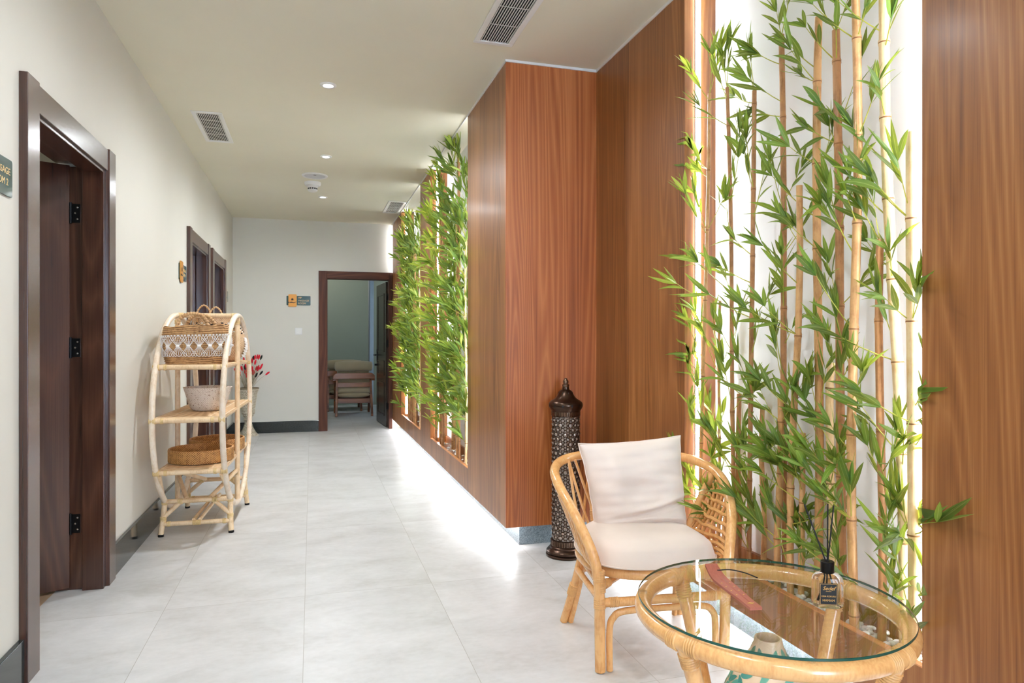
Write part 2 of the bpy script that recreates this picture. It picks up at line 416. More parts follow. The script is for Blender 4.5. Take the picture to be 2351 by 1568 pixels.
# ------------------------------------------------------------------ the room shell
b = MB(); b.box(XL - 0.2, 2.3, YR - 0.1, YB + 0.14, -0.1, 0); struct('floor', b, M['tile'])
b = MB(); b.box(-1.2, 3.2, YB + 0.14, 13.5, -0.1, 0); struct('floor_rear_room', b, M['tile'])
b = MB(); b.box(-4.2, XL - 0.2, 1.2, 6.0, -0.1, -0.001); struct('floor_side_room', b, M['laminate'])
b = MB(); b.box(XL - 0.3, 2.3, YR - 0.1, YB + 0.1, ZC, ZC + 0.1); struct('ceiling', b, M['ceiling'])
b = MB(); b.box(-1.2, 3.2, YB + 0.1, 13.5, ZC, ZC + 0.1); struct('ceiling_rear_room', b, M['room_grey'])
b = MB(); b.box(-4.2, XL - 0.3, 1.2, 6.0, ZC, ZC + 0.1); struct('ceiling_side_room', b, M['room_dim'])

DOORS = [(2.768, 3.885), (6.10, 7.27), (7.45, 8.59)]     # outer edges of the architraves on the left wall
HO = 2.045                                               # height of the clear opening
TW = 0.11
b = MB(); y = YR
for a, c in DOORS:
    o0, o1 = a + 0.09, c - 0.09
    b.box(XL - 0.2, XL, y, o0, 0, ZC); b.box(XL - 0.2, XL, o0, o1, HO + 0.03, ZC); y = o1
b.box(XL - 0.2, XL, y, YB + 0.1, 0, ZC); struct('wall_left', b, M['wall'])
BX0, BX1 = 0.205, 1.02
b = MB(); b.box(XL - 0.2, BX0 - 0.03, YB, YB + 0.14, 0, ZC); b.box(BX0 - 0.03, BX1 + 0.02, YB, YB + 0.14, HO + 0.03, ZC)
b.box(BX1 + 0.02, 3.2, YB, YB + 0.14, 0, ZC); struct('wall_back', b, M['wall'])
# the wall behind the viewer with an unseen window added for cool daylight fill
WX0, WX1, WZ0, WZ1 = 0.50, 1.55, 0.20, 2.65
b = MB(); b.box(XL - 0.2, WX0, YR - 0.15, YR, 0, ZC); b.box(WX1, 2.3, YR - 0.15, YR, 0, ZC)
b.box(WX0, WX1, YR - 0.15, YR, 0, WZ0); b.box(WX0, WX1, YR - 0.15, YR, WZ1, ZC); struct('wall_rear', b, M['wall'])
w1 = bpy.data.objects.new('added_window_1', None); COL.objects.link(w1); w1['kind'] = 'structure'
b = MB(); mx = (WX0 + WX1) / 2
for x0, x1, z0, z1 in ((WX0, WX0 + .06, WZ0, WZ1), (WX1 - .06, WX1, WZ0, WZ1), (WX0 + .06, WX1 - .06, WZ0, WZ0 + .06), (WX0 + .06, WX1 - .06, WZ1 - .06, WZ1), (mx - .03, mx + .03, WZ0 + .06, WZ1 - .06)):
    b.box(x0, x1, YR - 0.11, YR - 0.05, z0, z1)
b.build('added_window_frame', M['white'], w1)
b = MB(); b.box(WX0 + .06, WX1 - .06, YR - 0.085, YR - 0.079, WZ0 + .06, WZ1 - .06); b.build('added_window_pane', M['pane'], w1)
pl = bpy.data.lights.new('added_window_portal', 'AREA'); pl.shape = 'RECTANGLE'; pl.size = WX1 - WX0; pl.size_y = WZ1 - WZ0; pl.cycles.is_portal = True
po = bpy.data.objects.new('added_window_portal', pl); COL.objects.link(po); po.location = (mx, YR - 0.16, (WZ0 + WZ1) / 2); po.rotation_euler = (PI / 2, 0, PI)
# side and rear rooms
b = MB(); b.box(-4.3, -4.2, 1.1, 6.1, 0, ZC); b.box(-4.2, XL - 0.2, 1.1, 1.2, 0, ZC); b.box(-4.2, XL - 0.2, 5.9, 6.0, 0, ZC)
struct('wall_side_room', b, M['room_dim'])
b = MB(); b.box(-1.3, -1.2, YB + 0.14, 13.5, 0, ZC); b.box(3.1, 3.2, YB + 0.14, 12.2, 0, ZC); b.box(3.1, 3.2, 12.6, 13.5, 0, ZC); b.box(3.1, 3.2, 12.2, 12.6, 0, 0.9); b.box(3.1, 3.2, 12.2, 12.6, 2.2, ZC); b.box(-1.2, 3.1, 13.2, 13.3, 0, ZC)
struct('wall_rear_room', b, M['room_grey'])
w2 = bpy.data.objects.new('added_window_2', None); COL.objects.link(w2); w2['kind'] = 'structure'  # unseen window, added to brighten the far room with daylight
b = MB()
for y0, y1, z0, z1 in ((12.2, 12.26, 0.9, 2.2), (12.54, 12.6, 0.9, 2.2), (12.26, 12.54, 0.9, 0.96), (12.26, 12.54, 2.14, 2.2)): b.box(3.12, 3.18, y0, y1, z0, z1)
b.build('added_window_frame', M['white'], w2)
b = MB(); b.box(3.147, 3.153, 12.26, 12.54, 0.96, 2.14); b.build('added_window_pane', M['pane'], w2)
# masonry behind the panelling, seen as the white back of the niches
b = MB(); b.box(XR + ND, 2.3, YBOX + 0.02, YB, ZP, ZC); b.box(XA + ND, 2.3, YR, YBOX + 0.02, ZP, ZC); struct('wall_right', b, M['niche_white'])

NICHES = [(1.4946, 2.75, XA), (4.744, 6.337, XR), (6.95, 8.50, XR)]
ZS = 0.297
b = MB()
T = ZC - 0.012
b.box(XR, XR + ND, YBOX + 0.001, 4.744, ZP, T); b.box(XR, XR + ND, 6.337, 6.95, ZP, T); b.box(XR, XR + ND, 8.50, 9.42, ZP, T)
b.box(XA, XA + ND, 2.75, YBOX - 0.021, ZP, T); b.box(XA, XA + ND, YR, 1.4946, ZP, T)
struct('wall_panelling', b, M['panel'])
b = MB(); b.box(XR, XA + ND, YBOX - 0.02, YBOX, ZP, T); struct('wall_panelling_corner', b, M['panel_red'])
b = MB(); k = MB()
for y0, y1, x in NICHES:
    b.box(x, x + 0.020, y0, y1, ZP, ZS - 0.002); k.box(x - 0.0005, x + 0.0205, y0, y1, ZS - 0.002, ZS + 0.002)
    b.box(x + ND - 0.016, x + ND, y0, y1, ZP, ZS + 0.02)
    b.box(x + 0.02, x + ND - 0.016, y0, y1, ZP, 0.262)
struct('wall_niche_box', b, M['panel']); struct('trim_1', k, M['sill'])
b = MB(); z0, z1 = ZC - 0.014, ZC
b.box(XR - 0.006, XR, YBOX - 0.026, 9.5, z0, z1); b.box(XR - 0.006, XA - 0.006, YBOX - 0.028, YBOX - 0.02, z0, z1); b.box(XA - 0.006, XA, YR, YBOX - 0.02, z0, z1)
struct('trim_2', b, M['white'])
b = MB(); b.box(XR + 0.11, XR + 0.3, YBOX + 0.2, YB, 0, ZP); b.box(XR + 0.11, XA + 0.09, YBOX + 0.08, YBOX + 0.2, 0, ZP); b.box(XA + 0.09, 2.3, YR, YBOX + 0.08, 0, ZP)
struct('baseboard_right', b, M['granite_grey'])
# black granite skirting on the left and at the back
b = MB(); y = YR; hb = 0.16
for a, c in DOORS:
    b.box(XL, XL + 0.018, y, a, 0, hb); y = c
b.box(XL, XL + 0.018, y, YB, 0, hb); struct('baseboard_left', b, M['granite'], bevel=0.002)
b = MB(); b.box(XL + 0.018, 0.09, YB - 0.018, YB, 0, 0.147); struct('baseboard_back', b, M['granite'], bevel=0.002)

# ------------------------------------------------------------------ doors
def door_set(idx, y0, y1, leaf_angle):
    d = bpy.data.objects.new('door_%d' % idx, None); COL.objects.link(d); d['kind'] = 'structure'
    d.location = (XL, 0, 0)
    a = Binder('architrave', M['door'], d)                    # proud of the wall
    a.box(0, 0.028, y0, y0 + TW, 0, HO + 0.1); a.box(0, 0.028, y1 - TW, y1, 0, HO + 0.1)
    a = MB(); a.box(0, 0.023, y0 + TW, y1 - TW, HO - 0.01, HO + 0.095); a.build('architrave_head', M['doorx'], d, bevel=0.003)
    i0, i1 = y0 + TW, y1 - TW
    a = Binder('frame', M['door'], d)                         # lining with its rebate
    a.box(-0.2, 0.012, i0 - 0.02, i0 + 0.012, 0, HO); a.box(-0.08, 0.012, i1 - 0.04, i1 + 0.02, 0, HO); a.box(-0.2, -0.08, i1 - 0.012, i1 + 0.02, 0, HO)
    a = MB(); a.box(-0.08, 0.012, i0 + 0.0125, i1 - 0.041, HO - 0.026, HO); a.box(-0.2, -0.081, i0 + 0.0125, i1 - 0.013, HO + 0.012, HO + 0.029); a.build('frame_head', M['doorx'], d, bevel=0.002)
    L = i1 - i0 - 0.034
    lf = MB(); lf.box(-0.042, 0, -L, 0, 0.012, HO + 0.004)
    leaf = lf.build('leaf', M['door'], d, bevel=0.002)
    leaf.location = (-0.138 if leaf_angle else -0.084, i1 - 0.018, 0); leaf.rotation_euler = (0, 0, -leaf_angle)
    if leaf_angle:
        for z in (0.32, 1.17, 1.82):
            h = MB(); h.box(-0.195, -0.095, i1 - 0.016, i1 - 0.0125, z - 0.045, z + 0.045); h.tube([(-0.134, i1 - 0.02, z - 0.05), (-0.134, i1 - 0.02, z + 0.05)], 0.006, 8)
            hg = h.build('hinge', M['black'], d); sc = MB()
            for dz, dx in ((-0.028, -0.106), (0.0, -0.116), (0.028, -0.106)):
                sc.add([(dx, i1 - .0172, z + dz)] + [(dx + .0045 * math.cos(q * PI / 4), i1 - .0166, z + dz + .0045 * math.sin(q * PI / 4)) for q in range(8)], [(0, 1 + q, 1 + (q + 1) % 8) for q in range(8)])
            sc.build('screw', M['chrome'], hg)
    else:
        hd = MB(); hd.tube([(0.0, -L + 0.07, 1.02), (0.045, -L + 0.07, 1.02), (0.045, -L + 0.19, 1.02)], 0.009, 8); hd.build('handle', M['black'], leaf, smooth=True)
    return d
door_set(1, *DOORS[0], math.radians(63))
door_set(2, *DOORS[1], 0)
door_set(3, *DOORS[2], 0)

# the doorway of the back wall, its leaf standing open into the far room
M['door_end'] = wood('walnut_foil_matte', srgb(46, 24, 18), srgb(84, 48, 36), srgb(112, 68, 50), 'z', 24, 0.1, 0.5, 0, 0.25, 0.2)
d4 = bpy.data.objects.new('door_4', None); COL.objects.link(d4); d4['kind'] = 'structure'; d4.location = (0, YB, 0)
a = Binder('architrave', M['door_end'], d4); a.box(0.09, BX0 - 0.01, -0.028, 0, 0, HO + 0.1); a.box(BX1, XR - 0.001, -0.028, 0, 0, HO + 0.1); a.box(XR + 0.004, XR + ND, -0.079, 0, ZP, HO + 0.1)
M['door_lintel'] = wood('walnut_foil_across', srgb(46, 24, 18), srgb(84, 48, 36), srgb(112, 68, 50), 'x', 24, 0.1, 0.5, 0, 0.25, 0.2)
a = MB(); a.box(BX0 - 0.01, BX1, -0.024, 0, HO, HO + 0.1); a.build('architrave_head', M['door_lintel'], d4, bevel=0.003)
a = Binder('frame', M['door_end'], d4); a.box(BX0 - 0.03, BX0, -0.012, 0.14, 0, HO); a.box(BX1, BX1 + 0.02, -0.012, 0.14, 0, HO)
a = MB(); a.box(BX0 - 0.03, BX1 + 0.02, -0.012, 0.14, HO, HO + 0.03); a.build('frame_head', M['door_lintel'], d4)
L = BX1 - BX0 - 0.01
lf = MB(); lf.box(-0.04, 0, 0, L, 0.012, HO - 0.012)
for y0, y1, z0, z1 in ((0.13, L - 0.13, 1.05, 1.88), (0.13, L - 0.13, 0.72, 0.93), (0.13, L - 0.13, 0.15, 0.62)):
    for q in ((y0, y1, z0, z0 + .018), (y0, y1, z1 - .018, z1), (y0, y0 + .018, z0, z1), (y1 - .018, y1, z0, z1)):
        lf.box(-0.046, -0.04, *q)
leaf = lf.build('leaf', M['door_dark'], d4, bevel=0.002); leaf.location = (BX1 + 0.014, 0.142, 0); leaf.rotation_euler = (0, 0, math.radians(4))
h = MB(); h.tube([(-0.04, L - 0.07, 1.0), (-0.09, L - 0.07, 1.0), (-0.09, L - 0.2, 1.0)], 0.01, 8); h.box(-0.05, -0.04, L - 0.095, L - 0.045, 0.9, 1.08)
h.lathe([(0.0, 0), (0.025, 0), (0.025, 0.03), (0, 0.03)], (-0.055, L - 0.07, 0.84), 12); part_label(h.build('handle', M['black'], leaf, smooth=True), 'black lever handle')
for z in (0.3, 1.17, 1.82): h = MB(); h.box(BX1 - 0.004, BX1 + 0.001, 0.06, 0.13, z - 0.045, z + 0.045); h.tube([(BX1 - 0.012, 0.135, z - 0.05), (BX1 - 0.012, 0.135, z + 0.05)], 0.008, 8); h.build('hinge', M['black'], d4)

# ------------------------------------------------------------------ ceiling fittings
def vent(x0, x1, y0, y1, label, bars):
    cx, cy = (x0 + x1) / 2, (y0 + y1) / 2; w, l = (x1 - x0) / 2, (y1 - y0) / 2
    t = thing('ceiling_vent', label, 'vent', (cx, cy, ZC), 0, 'slatted ceiling vents')
    f = MB(); bw = 0.03
    for q in ((-w, w, -l, -l + bw), (-w, w, l - bw, l), (-w, -w + bw, -l + bw, l - bw), (w - bw, w, -l + bw, l - bw)): f.box(*q, -0.010, 0)
    f.build('frame', M['white_metal'], t, bevel=0.003)
    g = MB(); n = 12; iw = w - bw
    for i in range(n):
        x = -iw + (i + 0.5) * 2 * iw / n
        g.box(x - 0.0022, x + 0.0022, -l + bw, l - bw, -0.005, -0.002)
    for i in range(bars):
        y = -l + bw + (i + 1) * (2 * l - 2 * bw) / (bars + 1); g.box(-iw, iw, y - 0.0025, y + 0.0025, -0.0024, -0.001)
    g.build('grille', M['white_metal'], t)
    k = MB(); k.box(-iw, iw, -l + bw, l - bw, -0.0009, 0.0); k.build('backing', M['duct_shade'], t)  # flat black sheet stands in for the shade inside the duct
    return t
vent(-0.81, -0.605, 5.185, 5.93, 'white slatted ceiling vent near the left wall, between wall and downlights', 3)
vent(0.83, 1.045, 2.55, 3.567, 'large white slatted ceiling vent cut by the top edge of the photo', 4)
vent(0.845, 1.05, 7.89, 8.605, 'small distant white slatted ceiling vent above the far bamboo niche', 3)

def downlight(x, y, label, power=SPOT_W):
    t = thing('downlight', label, 'ceiling light', (x, y, ZC), 0, 'recessed ceiling downlights')
    f = MB(); f.lathe([(0.028, -0.003), (0.032, -0.008), (0.044, -0.009), (0.050, -0.005), (0.051, 0)], seg=28); f.build('trim_ring', M['white_metal'], t, smooth=True)
    k = MB(); k.lathe([(0.0005, -0.004), (0.029, -0.004)], seg=24); k.build('lens', M['lens'], t)
    lamp('downlight_beam', 'SPOT', (0, 0, -0.02), power, COOL, 0.04, parent=t, angle=3.1, blend=1.0)
    return t
downlight(0.10, 4.435, 'round recessed downlight nearest the viewer, large and bright in mid ceiling')
downlight(0.12, 6.15, 'round recessed downlight just before the round ceiling speaker')
downlight(0.12, 7.886, 'round recessed downlight farthest away, beyond the smoke detector')
for q in ((0.10, 2.7), (0.10, 1.0), (0.10, -0.7), (0.10, -2.4)): downlight(*q, 'round recessed downlight overhead, out of the frame', ALCOVE_W)

t = thing('ceiling_speaker', 'flat round white ceiling speaker beside the smoke detector', 'speaker', (0.03, 6.89, ZC))
f = MB(); f.lathe([(0.098, -0.008), (0.104, -0.012), (0.116, -0.012), (0.122, -0.006), (0.122, 0)], seg=48); f.build('rim', M['white'], t, smooth=True)
f = MB(); f.lathe([(0.001, -0.010), (0.06, -0.010), (0.1, -0.008)], seg=48); f.build('grille', M['grey_grille'], t, smooth=True)
f = MB(); f.box(-0.012, 0.012, -0.06, -0.054, -0.012, -0.009); f.build('badge', M['black'], t)
t = thing('smoke_detector', 'white domed smoke detector hanging from the corridor ceiling', 'smoke detector', (0.01, 7.2, ZC))
f = MB(); f.lathe([(0.001, 0), (0.082, 0), (0.082, -0.018), (0.072, -0.034), (0.05, -0.038), (0.001, -0.038)], seg=36); f.build('base', M['white'], t, smooth=True)
f = MB(); f.lathe([(0.05, -0.036), (0.05, -0.058), (0.044, -0.06), (0.044, -0.072), (0.050, -0.074), (0.046, -0.088), (0.028, -0.096), (0.001, -0.097)], seg=36); f.build('sensor_head', M['white'], t, smooth=True)
f = MB()
for k in range(12):
    an = 2 * PI * k / 12; f.bar((0.0455 * math.cos(an - .16), 0.0455 * math.sin(an - .16), -0.066), (0.0455 * math.cos(an + .16), 0.0455 * math.sin(an + .16), -0.066), 0.004, 0.010)
f.build('slot_shade_bar', M['black'], t)  # solid black bars stand in for the shade inside the air slots

# ------------------------------------------------------------------ led strips of the niches, the plinth and the far gap
def led(label, x, y, z0, z1, ny, group):
    t = thing('led_strip', label, 'light strip', (x, y, z0), 0, group)
    f = MB(); f.box(-0.013, 0.013, min(0, ny * 0.004), max(0, ny * 0.004), 0, z1 - z0); f.build('channel', M['white_metal'], t)
    f = MB(); a, c = sorted((ny * 0.0045, ny * 0.010)); f.box(-0.0105, 0.0105, a, c, 0.005, z1 - z0 - 0.005); f.build('diffuser', M['led'], t)
names = ['near', 'middle', 'far']
for (y0, y1, x), nm in zip(NICHES, names):
    led('vertical white light strip on the far cheek of the %s bamboo niche' % nm, x + 0.066, y1, 0.30, T - 0.004, -1, 'vertical niche light strips')
    led('vertical white light strip on the hidden near cheek of the %s bamboo niche' % nm, x + 0.09, y0, 0.30, T - 0.004, 1, 'vertical niche light strips')
led('vertical white light strip in the gap beside the end wall', XR + 0.05, 9.42, HO + 0.11, T - 0.004, 1, 'vertical niche light strips')
t = thing('plinth_light_strip', 'hidden light strip under the corridor panelling washing the floor', 'light strip', (0, 0, ZP))
f = MB(); f.box(XR + 0.06, XR + 0.075, YBOX + 0.03, 9.45, -0.008, 0); f.build('diffuser', M['led_floor'], t)
t = thing('plinth_light_strip', 'hidden light strip under the niche panelling behind the table', 'light strip', (0, 0, ZP))
f = MB(); f.box(XA + 0.05, XA + 0.065, 0.2, YBOX - 0.03, -0.008, 0); f.build('diffuser', M['led_floor'], t)

# ------------------------------------------------------------------ signs and switch
def sign(label, loc, rz, lines, frontal=True, lay=0):
    t = thing('door_sign', label, 'sign', loc, rz, 'massage room door signs')
    R = Matrix.Rotation(PI / 2, 4, 'X')
    p = MB(); p.prism(rrect(0.305, 0.125, 0.01), 0.006); p.build('plate', M['sign_green'], t, xf=R, bevel=0.001).location = (0, 0, 0)
    g = MB(); g.prism([(x + 0.0, y) for x, y in rrect(0.105, 0.165, 0.012)], 0.006); lt = g.build('logo_tile', M['sign_gold'], t, xf=R, bevel=0.001); lt.location = (-0.076, -0.006, 0)
    e = MB()                                                  # lotus above a reclining figure
    for ang, s in ((-58, .75), (-30, .9), (0, 1.0), (30, .9), (58, .75)):
        c, sn = math.cos(math.radians(ang)), math.sin(math.radians(ang))
        o = [(0, 0.002), (0.0055, 0.012), (0, 0.026), (-0.0055, 0.012)]
        e.prism([(x * s * c + y * s * sn, -x * s * sn + y * s * c + 0.004) for x, y in o], 0.0012)
    pts = [(-0.03, -0.012), (-0.015, -0.007), (0.0, -0.009), (0.018, -0.014), (0.034, -0.009), (0.044, -0.004), (0.034, -0.014), (0.016, -0.019), (0.0, -0.016), (-0.03, -0.017)]
    e.prism(pts, 0.0012); e.prism([(-0.039 + .006 * math.cos(a * PI / 5), -0.013 + .006 * math.sin(a * PI / 5)) for a in range(10)], 0.0012)
    em = e.build('emblem', M['black'], lt, xf=R); em.location = (-0.002, -0.006, -0.006); em.scale = (1.12, 1, 1.5)
    for i, s in enumerate(lines):
        text('lettering', s, 0.0325, M['sign_text'], t, (-0.005, -0.0062, 0.026 - 0.037 * i + (0 if len(lines) == 3 else -0.016)), (PI / 2, 0, 0), xs=1.0)
    return t
sign('green and gold VIP massage room sign beside the end doorway', (-0.166, YB, 1.743), 0, ['VIP', 'MASSAGE', 'ROOM'])
sign('grey-looking massage room 2 sign cut by the left photo edge', (XL, 2.70 - 0.152, 1.748), PI / 2, ['MASSAGE', 'ROOM 2'])
sign('green and gold door sign seen edge-on just before the second doorway', (XL, 5.90, 1.743), PI / 2, ['MASSAGE', 'ROOM 1'])
sign('small distant door sign past the third doorway in the far corner', (XL, 8.78, 1.743), PI / 2, [])
t = thing('light_switch', 'square white light switch on the end wall below the sign', 'switch', (-0.165, YB, 1.335))
f = MB(); f.box(-0.045, 0.045, -0.008, 0, -0.045, 0.045); f.build('frame', M['white'], t, bevel=0.002)
f = MB(); f.box(-0.033, 0.033, -0.012, -0.008, -0.033, 0.033); f.build('rocker', M['white_metal'], t, bevel=0.002)


# ------------------------------------------------------------------ bamboo
LIMITS = None                                    # niche bounds relative to the cane: y0, y1, panel face x
def keep(q, lim):
    if q.x > lim: q.x = lim - 0.002 * random.random()
    if LIMITS:
        y0, y1, fx = LIMITS
        if q.x > fx: q.y = min(max(q.y, y0), y1)
    return q
def leaf(mb, p, d, up, L, W, droop, lim=None, mi=0):
    d = d.normalized(); sd = d.cross(up)
    if sd.length < 1e-3: sd = d.orthogonal()
    sd.normalize(); nn = sd.cross(d); n = 5; vs = []
    prof = (0.10, 0.78, 1.0, 0.85, 0.5, 0.0)
    for i in range(n + 1):
        t = i / n
        c = p + d * (L * t) + Vector((0, 0, -1)) * (droop * L * t * t)
        w = W * 0.5 * prof[i]
        for q in (c - sd * w + nn * (w * 0.28), c, c + sd * w + nn * (w * 0.28)):
            vs.append(keep(q.copy(), lim))
    fs = []
    for i in range(n):
        a = i * 3
        fs += [(a, a + 1, a + 4, a + 3), (a + 1, a + 2, a + 5, a + 4)]
    mb.add(vs, fs, mi)

def veins(o, nv):
    at_ = o.data.attributes.new('vein', 'FLOAT', 'POINT'); at_.data.foreach_set('value', [1.0 if i < nv and i % 3 == 1 else 0.0 for i in range(len(o.data.vertices))])

def spray(lm, tm, p, az, el, L, nl, lim, leafL, rnd):
    d = Vector((math.cos(az) * math.cos(el), math.sin(az) * math.cos(el), math.sin(el)))
    pts = []
    for i in range(5):
        t = i / 4; q = p + d * (L * t) + Vector((0, 0, 0.16 * L * t * t - 0.05 * L * t))
        pts.append(keep(q, lim - 0.01))
    tm.tube(pts, [0.0021, 0.0019, 0.0017, 0.0014, 0.001], 4, cap=False)
    for i in range(nl):
        t = 1.0 if i < nl * 0.6 else rnd.uniform(0.35, 0.9)
        k = min(3, int(t * 4)); q = pts[k].lerp(pts[k + 1], t * 4 - k)
        sp = rnd.uniform(0.08, 0.72); ra = rnd.uniform(0, 2 * PI)
        a = d.orthogonal().normalized(); bb = d.cross(a)
        dd = d * math.cos(sp) + (a * math.cos(ra) + bb * math.sin(ra)) * math.sin(sp) + Vector((0, 0, rnd.uniform(-0.1, 0.6)))
        if dd.x > 0.35: dd.x *= 0.3
        up = Vector((rnd.uniform(-1, -0.1), rnd.uniform(-.8, .8), rnd.uniform(-.3, 1)))
        l = leafL * rnd.uniform(0.7, 1.2)
        leaf(lm, q, dd, up, l, l * rnd.uniform(0.118, 0.16), rnd.uniform(-0.05, 0.35), lim)

def bamboo(label, base, top, r, lim, seed, mat='bamboo', leaves='leaf', n_sprays=9, zlo=0.25, zhi=None, leafL=0.13, nl=7, group=None, az=None, tip=True, tw=0.16, bounds=None, split=True):
    rnd = random.Random(seed); random.seed(seed)
    base, top = Vector(base), Vector(top); H = (top - base).length
    t = thing('bamboo_cane', label, 'bamboo', base, 0, group)
    pts, rs, mi = [], [], []; z = 0.0; ax = (top - base)
    bend = Vector((rnd.uniform(-.006, .006), rnd.uniform(-.012, .012), 0)); nodes = []
    step = rnd.uniform(0.22, 0.32)
    def pos(u): return ax * u + bend * math.sin(u * PI * 2)
    def put(h, rr, m=0):
        u = min(1, max(0, h / H)); pts.append(pos(u)); rs.append(rr * (1 - 0.12 * u)); mi.append(m)
    put(0, r); h = rnd.uniform(0.06, 0.2)
    while h < H - 0.03:
        put(h - 0.010, r); put(h - 0.003, r * 1.13, 1); put(h + 0.0015, r * 1.06); put(h + 0.004, r * 1.14); put(h + 0.012, r * 0.97); nodes.append(h); h += step * rnd.uniform(0.85, 1.2)
    put(H, r * 0.97)
    c = MB(); c.tube(pts, rs, 12, mif=mi); c.build('cane', [M[mat], M['node']], t, smooth=True, sharp=50)
    global LIMITS
    L0 = lim - base.x; LIMITS = (bounds[0] + 0.012 - base.y, bounds[1] - 0.012 - base.y, bounds[2] - 0.006 - base.x)
    z0, z1 = zlo - base.z, (zhi if zhi is not None else top.z) - base.z; jobs = []
    for i in range(n_sprays):
        hh = z0 + (z1 - z0) * ((i + rnd.uniform(0.1, 0.9)) / n_sprays) ** (1.35 if split else 1.0)
        if nodes and rnd.random() < 0.5: hh = min(nodes, key=lambda q: abs(q - hh)) + 0.005
        hh = min(hh, H - 0.004)
        a = rnd.uniform(*(az or (PI * 0.42, PI * 1.58)))
        p = pos(min(1, hh / H)) + Vector((math.cos(a), math.sin(a), 0)) * r * 0.6
        jobs.append((p, a, rnd.uniform(0.35, 1.3), tw * rnd.uniform(0.45, 1.25), nl + rnd.randint(-1, 2)))
    if tip:
        for k in range(2): jobs.append((pos(1.0) - Vector((0, 0, 0.004)), rnd.uniform(PI * .4, PI * 1.6), rnd.uniform(1.0, 1.35), tw * rnd.uniform(0.6, 1.1), nl + 1))
    if split:
        for p, a, el, L, k in jobs:
            lm, tm = MB(), MB(); spray(lm, tm, p, a, el, L, k, L0 - 0.004, leafL, rnd)
            br = tm.build('branch', M['twig'], t); veins(lm.build('foliage', M[leaves], br, smooth=True, sharp=0), len(lm.v))
    else:
        lm, tm = MB(), MB()
        for p, a, el, L, k in jobs: spray(lm, tm, p, a, el, L, k, L0 - 0.004, leafL, rnd)
        nv = len(lm.v); lm.add(tm.v, tm.f, 1); veins(lm.build('foliage', [M[leaves], M['twig']], t, smooth=True, sharp=0), nv)
    LIMITS = None
    return t

LIMN = XA + ND - 0.006
def at_near(px, X): return on_x(px, X)
# columns of the photo -> canes of the near niche: base x, top x and y in the image, distance into the niche, radius ...
near = [
 # pxb   pxt   pyt    X     r      mat           leaves      n  zlo  zhi   label
 (1606, 1629, 214, 1.665, .0085, 'bamboo', 'leaf_backlit', 13, .35, 2.35, 'thin leafy bamboo cane beside the light strip at the far end of the near niche'),
 (1649, 1653, 690, 1.735, .0070, 'bamboo_brown', 'leaf_backlit', 6, .45, 1.6, 'thinnest short bamboo cane among lime leaves tinted as if backlit near the light strip'),
 (1691, 1669, 201, 1.690, .0095, 'bamboo_brown', 'leaf', 10, .50, 2.3, 'slim brown bamboo cane leaning left, second tall one from the light strip'),
 (1694, 1697, 904, 1.745, .0120, 'bamboo_brown', 'leaf', 2, .4, .8, 'short cut bamboo stub rising behind the chair arm'),
 (1719, 1732, 208, 1.700, .0100, 'bamboo_brown', 'leaf', 10, .45, 2.3, 'slim brown bamboo cane with a leafy tip, third tall one from the light strip'),
 (1752, 1750, 936, 1.742, .0115, 'bamboo', 'leaf', 2, .35, .7, 'short bamboo cane hidden in dense leaves low in the near niche'),
 (1785, 1792, 913, 1.690, .0130, 'bamboo', 'leaf', 4, .4, 1.0, 'short hollow-topped bamboo cane in the middle of the near niche'),
 (1804, 1794, 80, 1.735, .0125, 'bamboo_brown', 'leaf', 9, .6, 2.5, 'tall straight bamboo cane with its cut top just under the photo edge'),
 (1815, 1835, 426, 1.680, .0130, 'bamboo', 'leaf', 6, .4, 1.7, 'medium bamboo cane leaning right with a bare rounded top'),
 (1839, 1843, 994, 1.700, .0115, 'bamboo', 'leaf', 3, .3, .8, 'shortest slant-cut bamboo stub behind the reed diffuser sticks'),
 (1877, 1879, 40, 1.725, .0155, 'bamboo', 'leaf', 11, .5, 2.5, 'thick tall tan bamboo cane in the middle of the near niche'),
 (1906, 1908, 833, 1.748, .0150, 'bamboo_pale', 'leaf', 2, .4, .8, 'thick pale short bamboo cane with a flat cut top'),
 (1937, 1919, 70, 1.700, .0150, 'bamboo_brown', 'leaf', 12, .5, 2.5, 'thick brown bamboo cane leaning left behind the reed diffuser'),
 (1962, 1962, -60, 1.665, .0150, 'bamboo', 'leaf', 8, .6, 2.6, 'tall golden bamboo cane standing right in front, past the reed diffuser'),
 (2024, 2020, 549, 1.690, .0130, 'bamboo_brown', 'leaf', 4, .35, 1.0, 'medium two-tone bamboo cane with a slim branched tip'),
 (2078, 2029, -60, 1.705, .0175, 'bamboo_pale', 'leaf', 9, .4, 2.3, 'thickest pale bamboo cane leaning left near the right end of the niche'),
 (2098, 2091, 304, 1.675, .0160, 'bamboo_pale', 'leaf', 10, .35, 1.75, 'bright pale bamboo cane with a cut top next to the right-hand wood panel'),
]
for i, (pb, pt, py, X, r, mat, lv, n, zlo, zhi, lab) in enumerate(near):
    yb, yt = on_x(pb, X), on_x(pt, X); ztop = min(zat(py, X, yt), ZC - 0.06)
    bamboo(lab, (X, yb, 0.2625), (X, yt, ztop), r, LIMN, 100 + i, mat, lv, round(n * 1.8), max(0.33, zlo - 0.12), min(zhi, ztop), 0.124, 7, 'bamboo canes of the near niche', tip=(py in (214, 201, 208, 80, 70, 549, -60)), tw=0.16, bounds=NICHES[0])

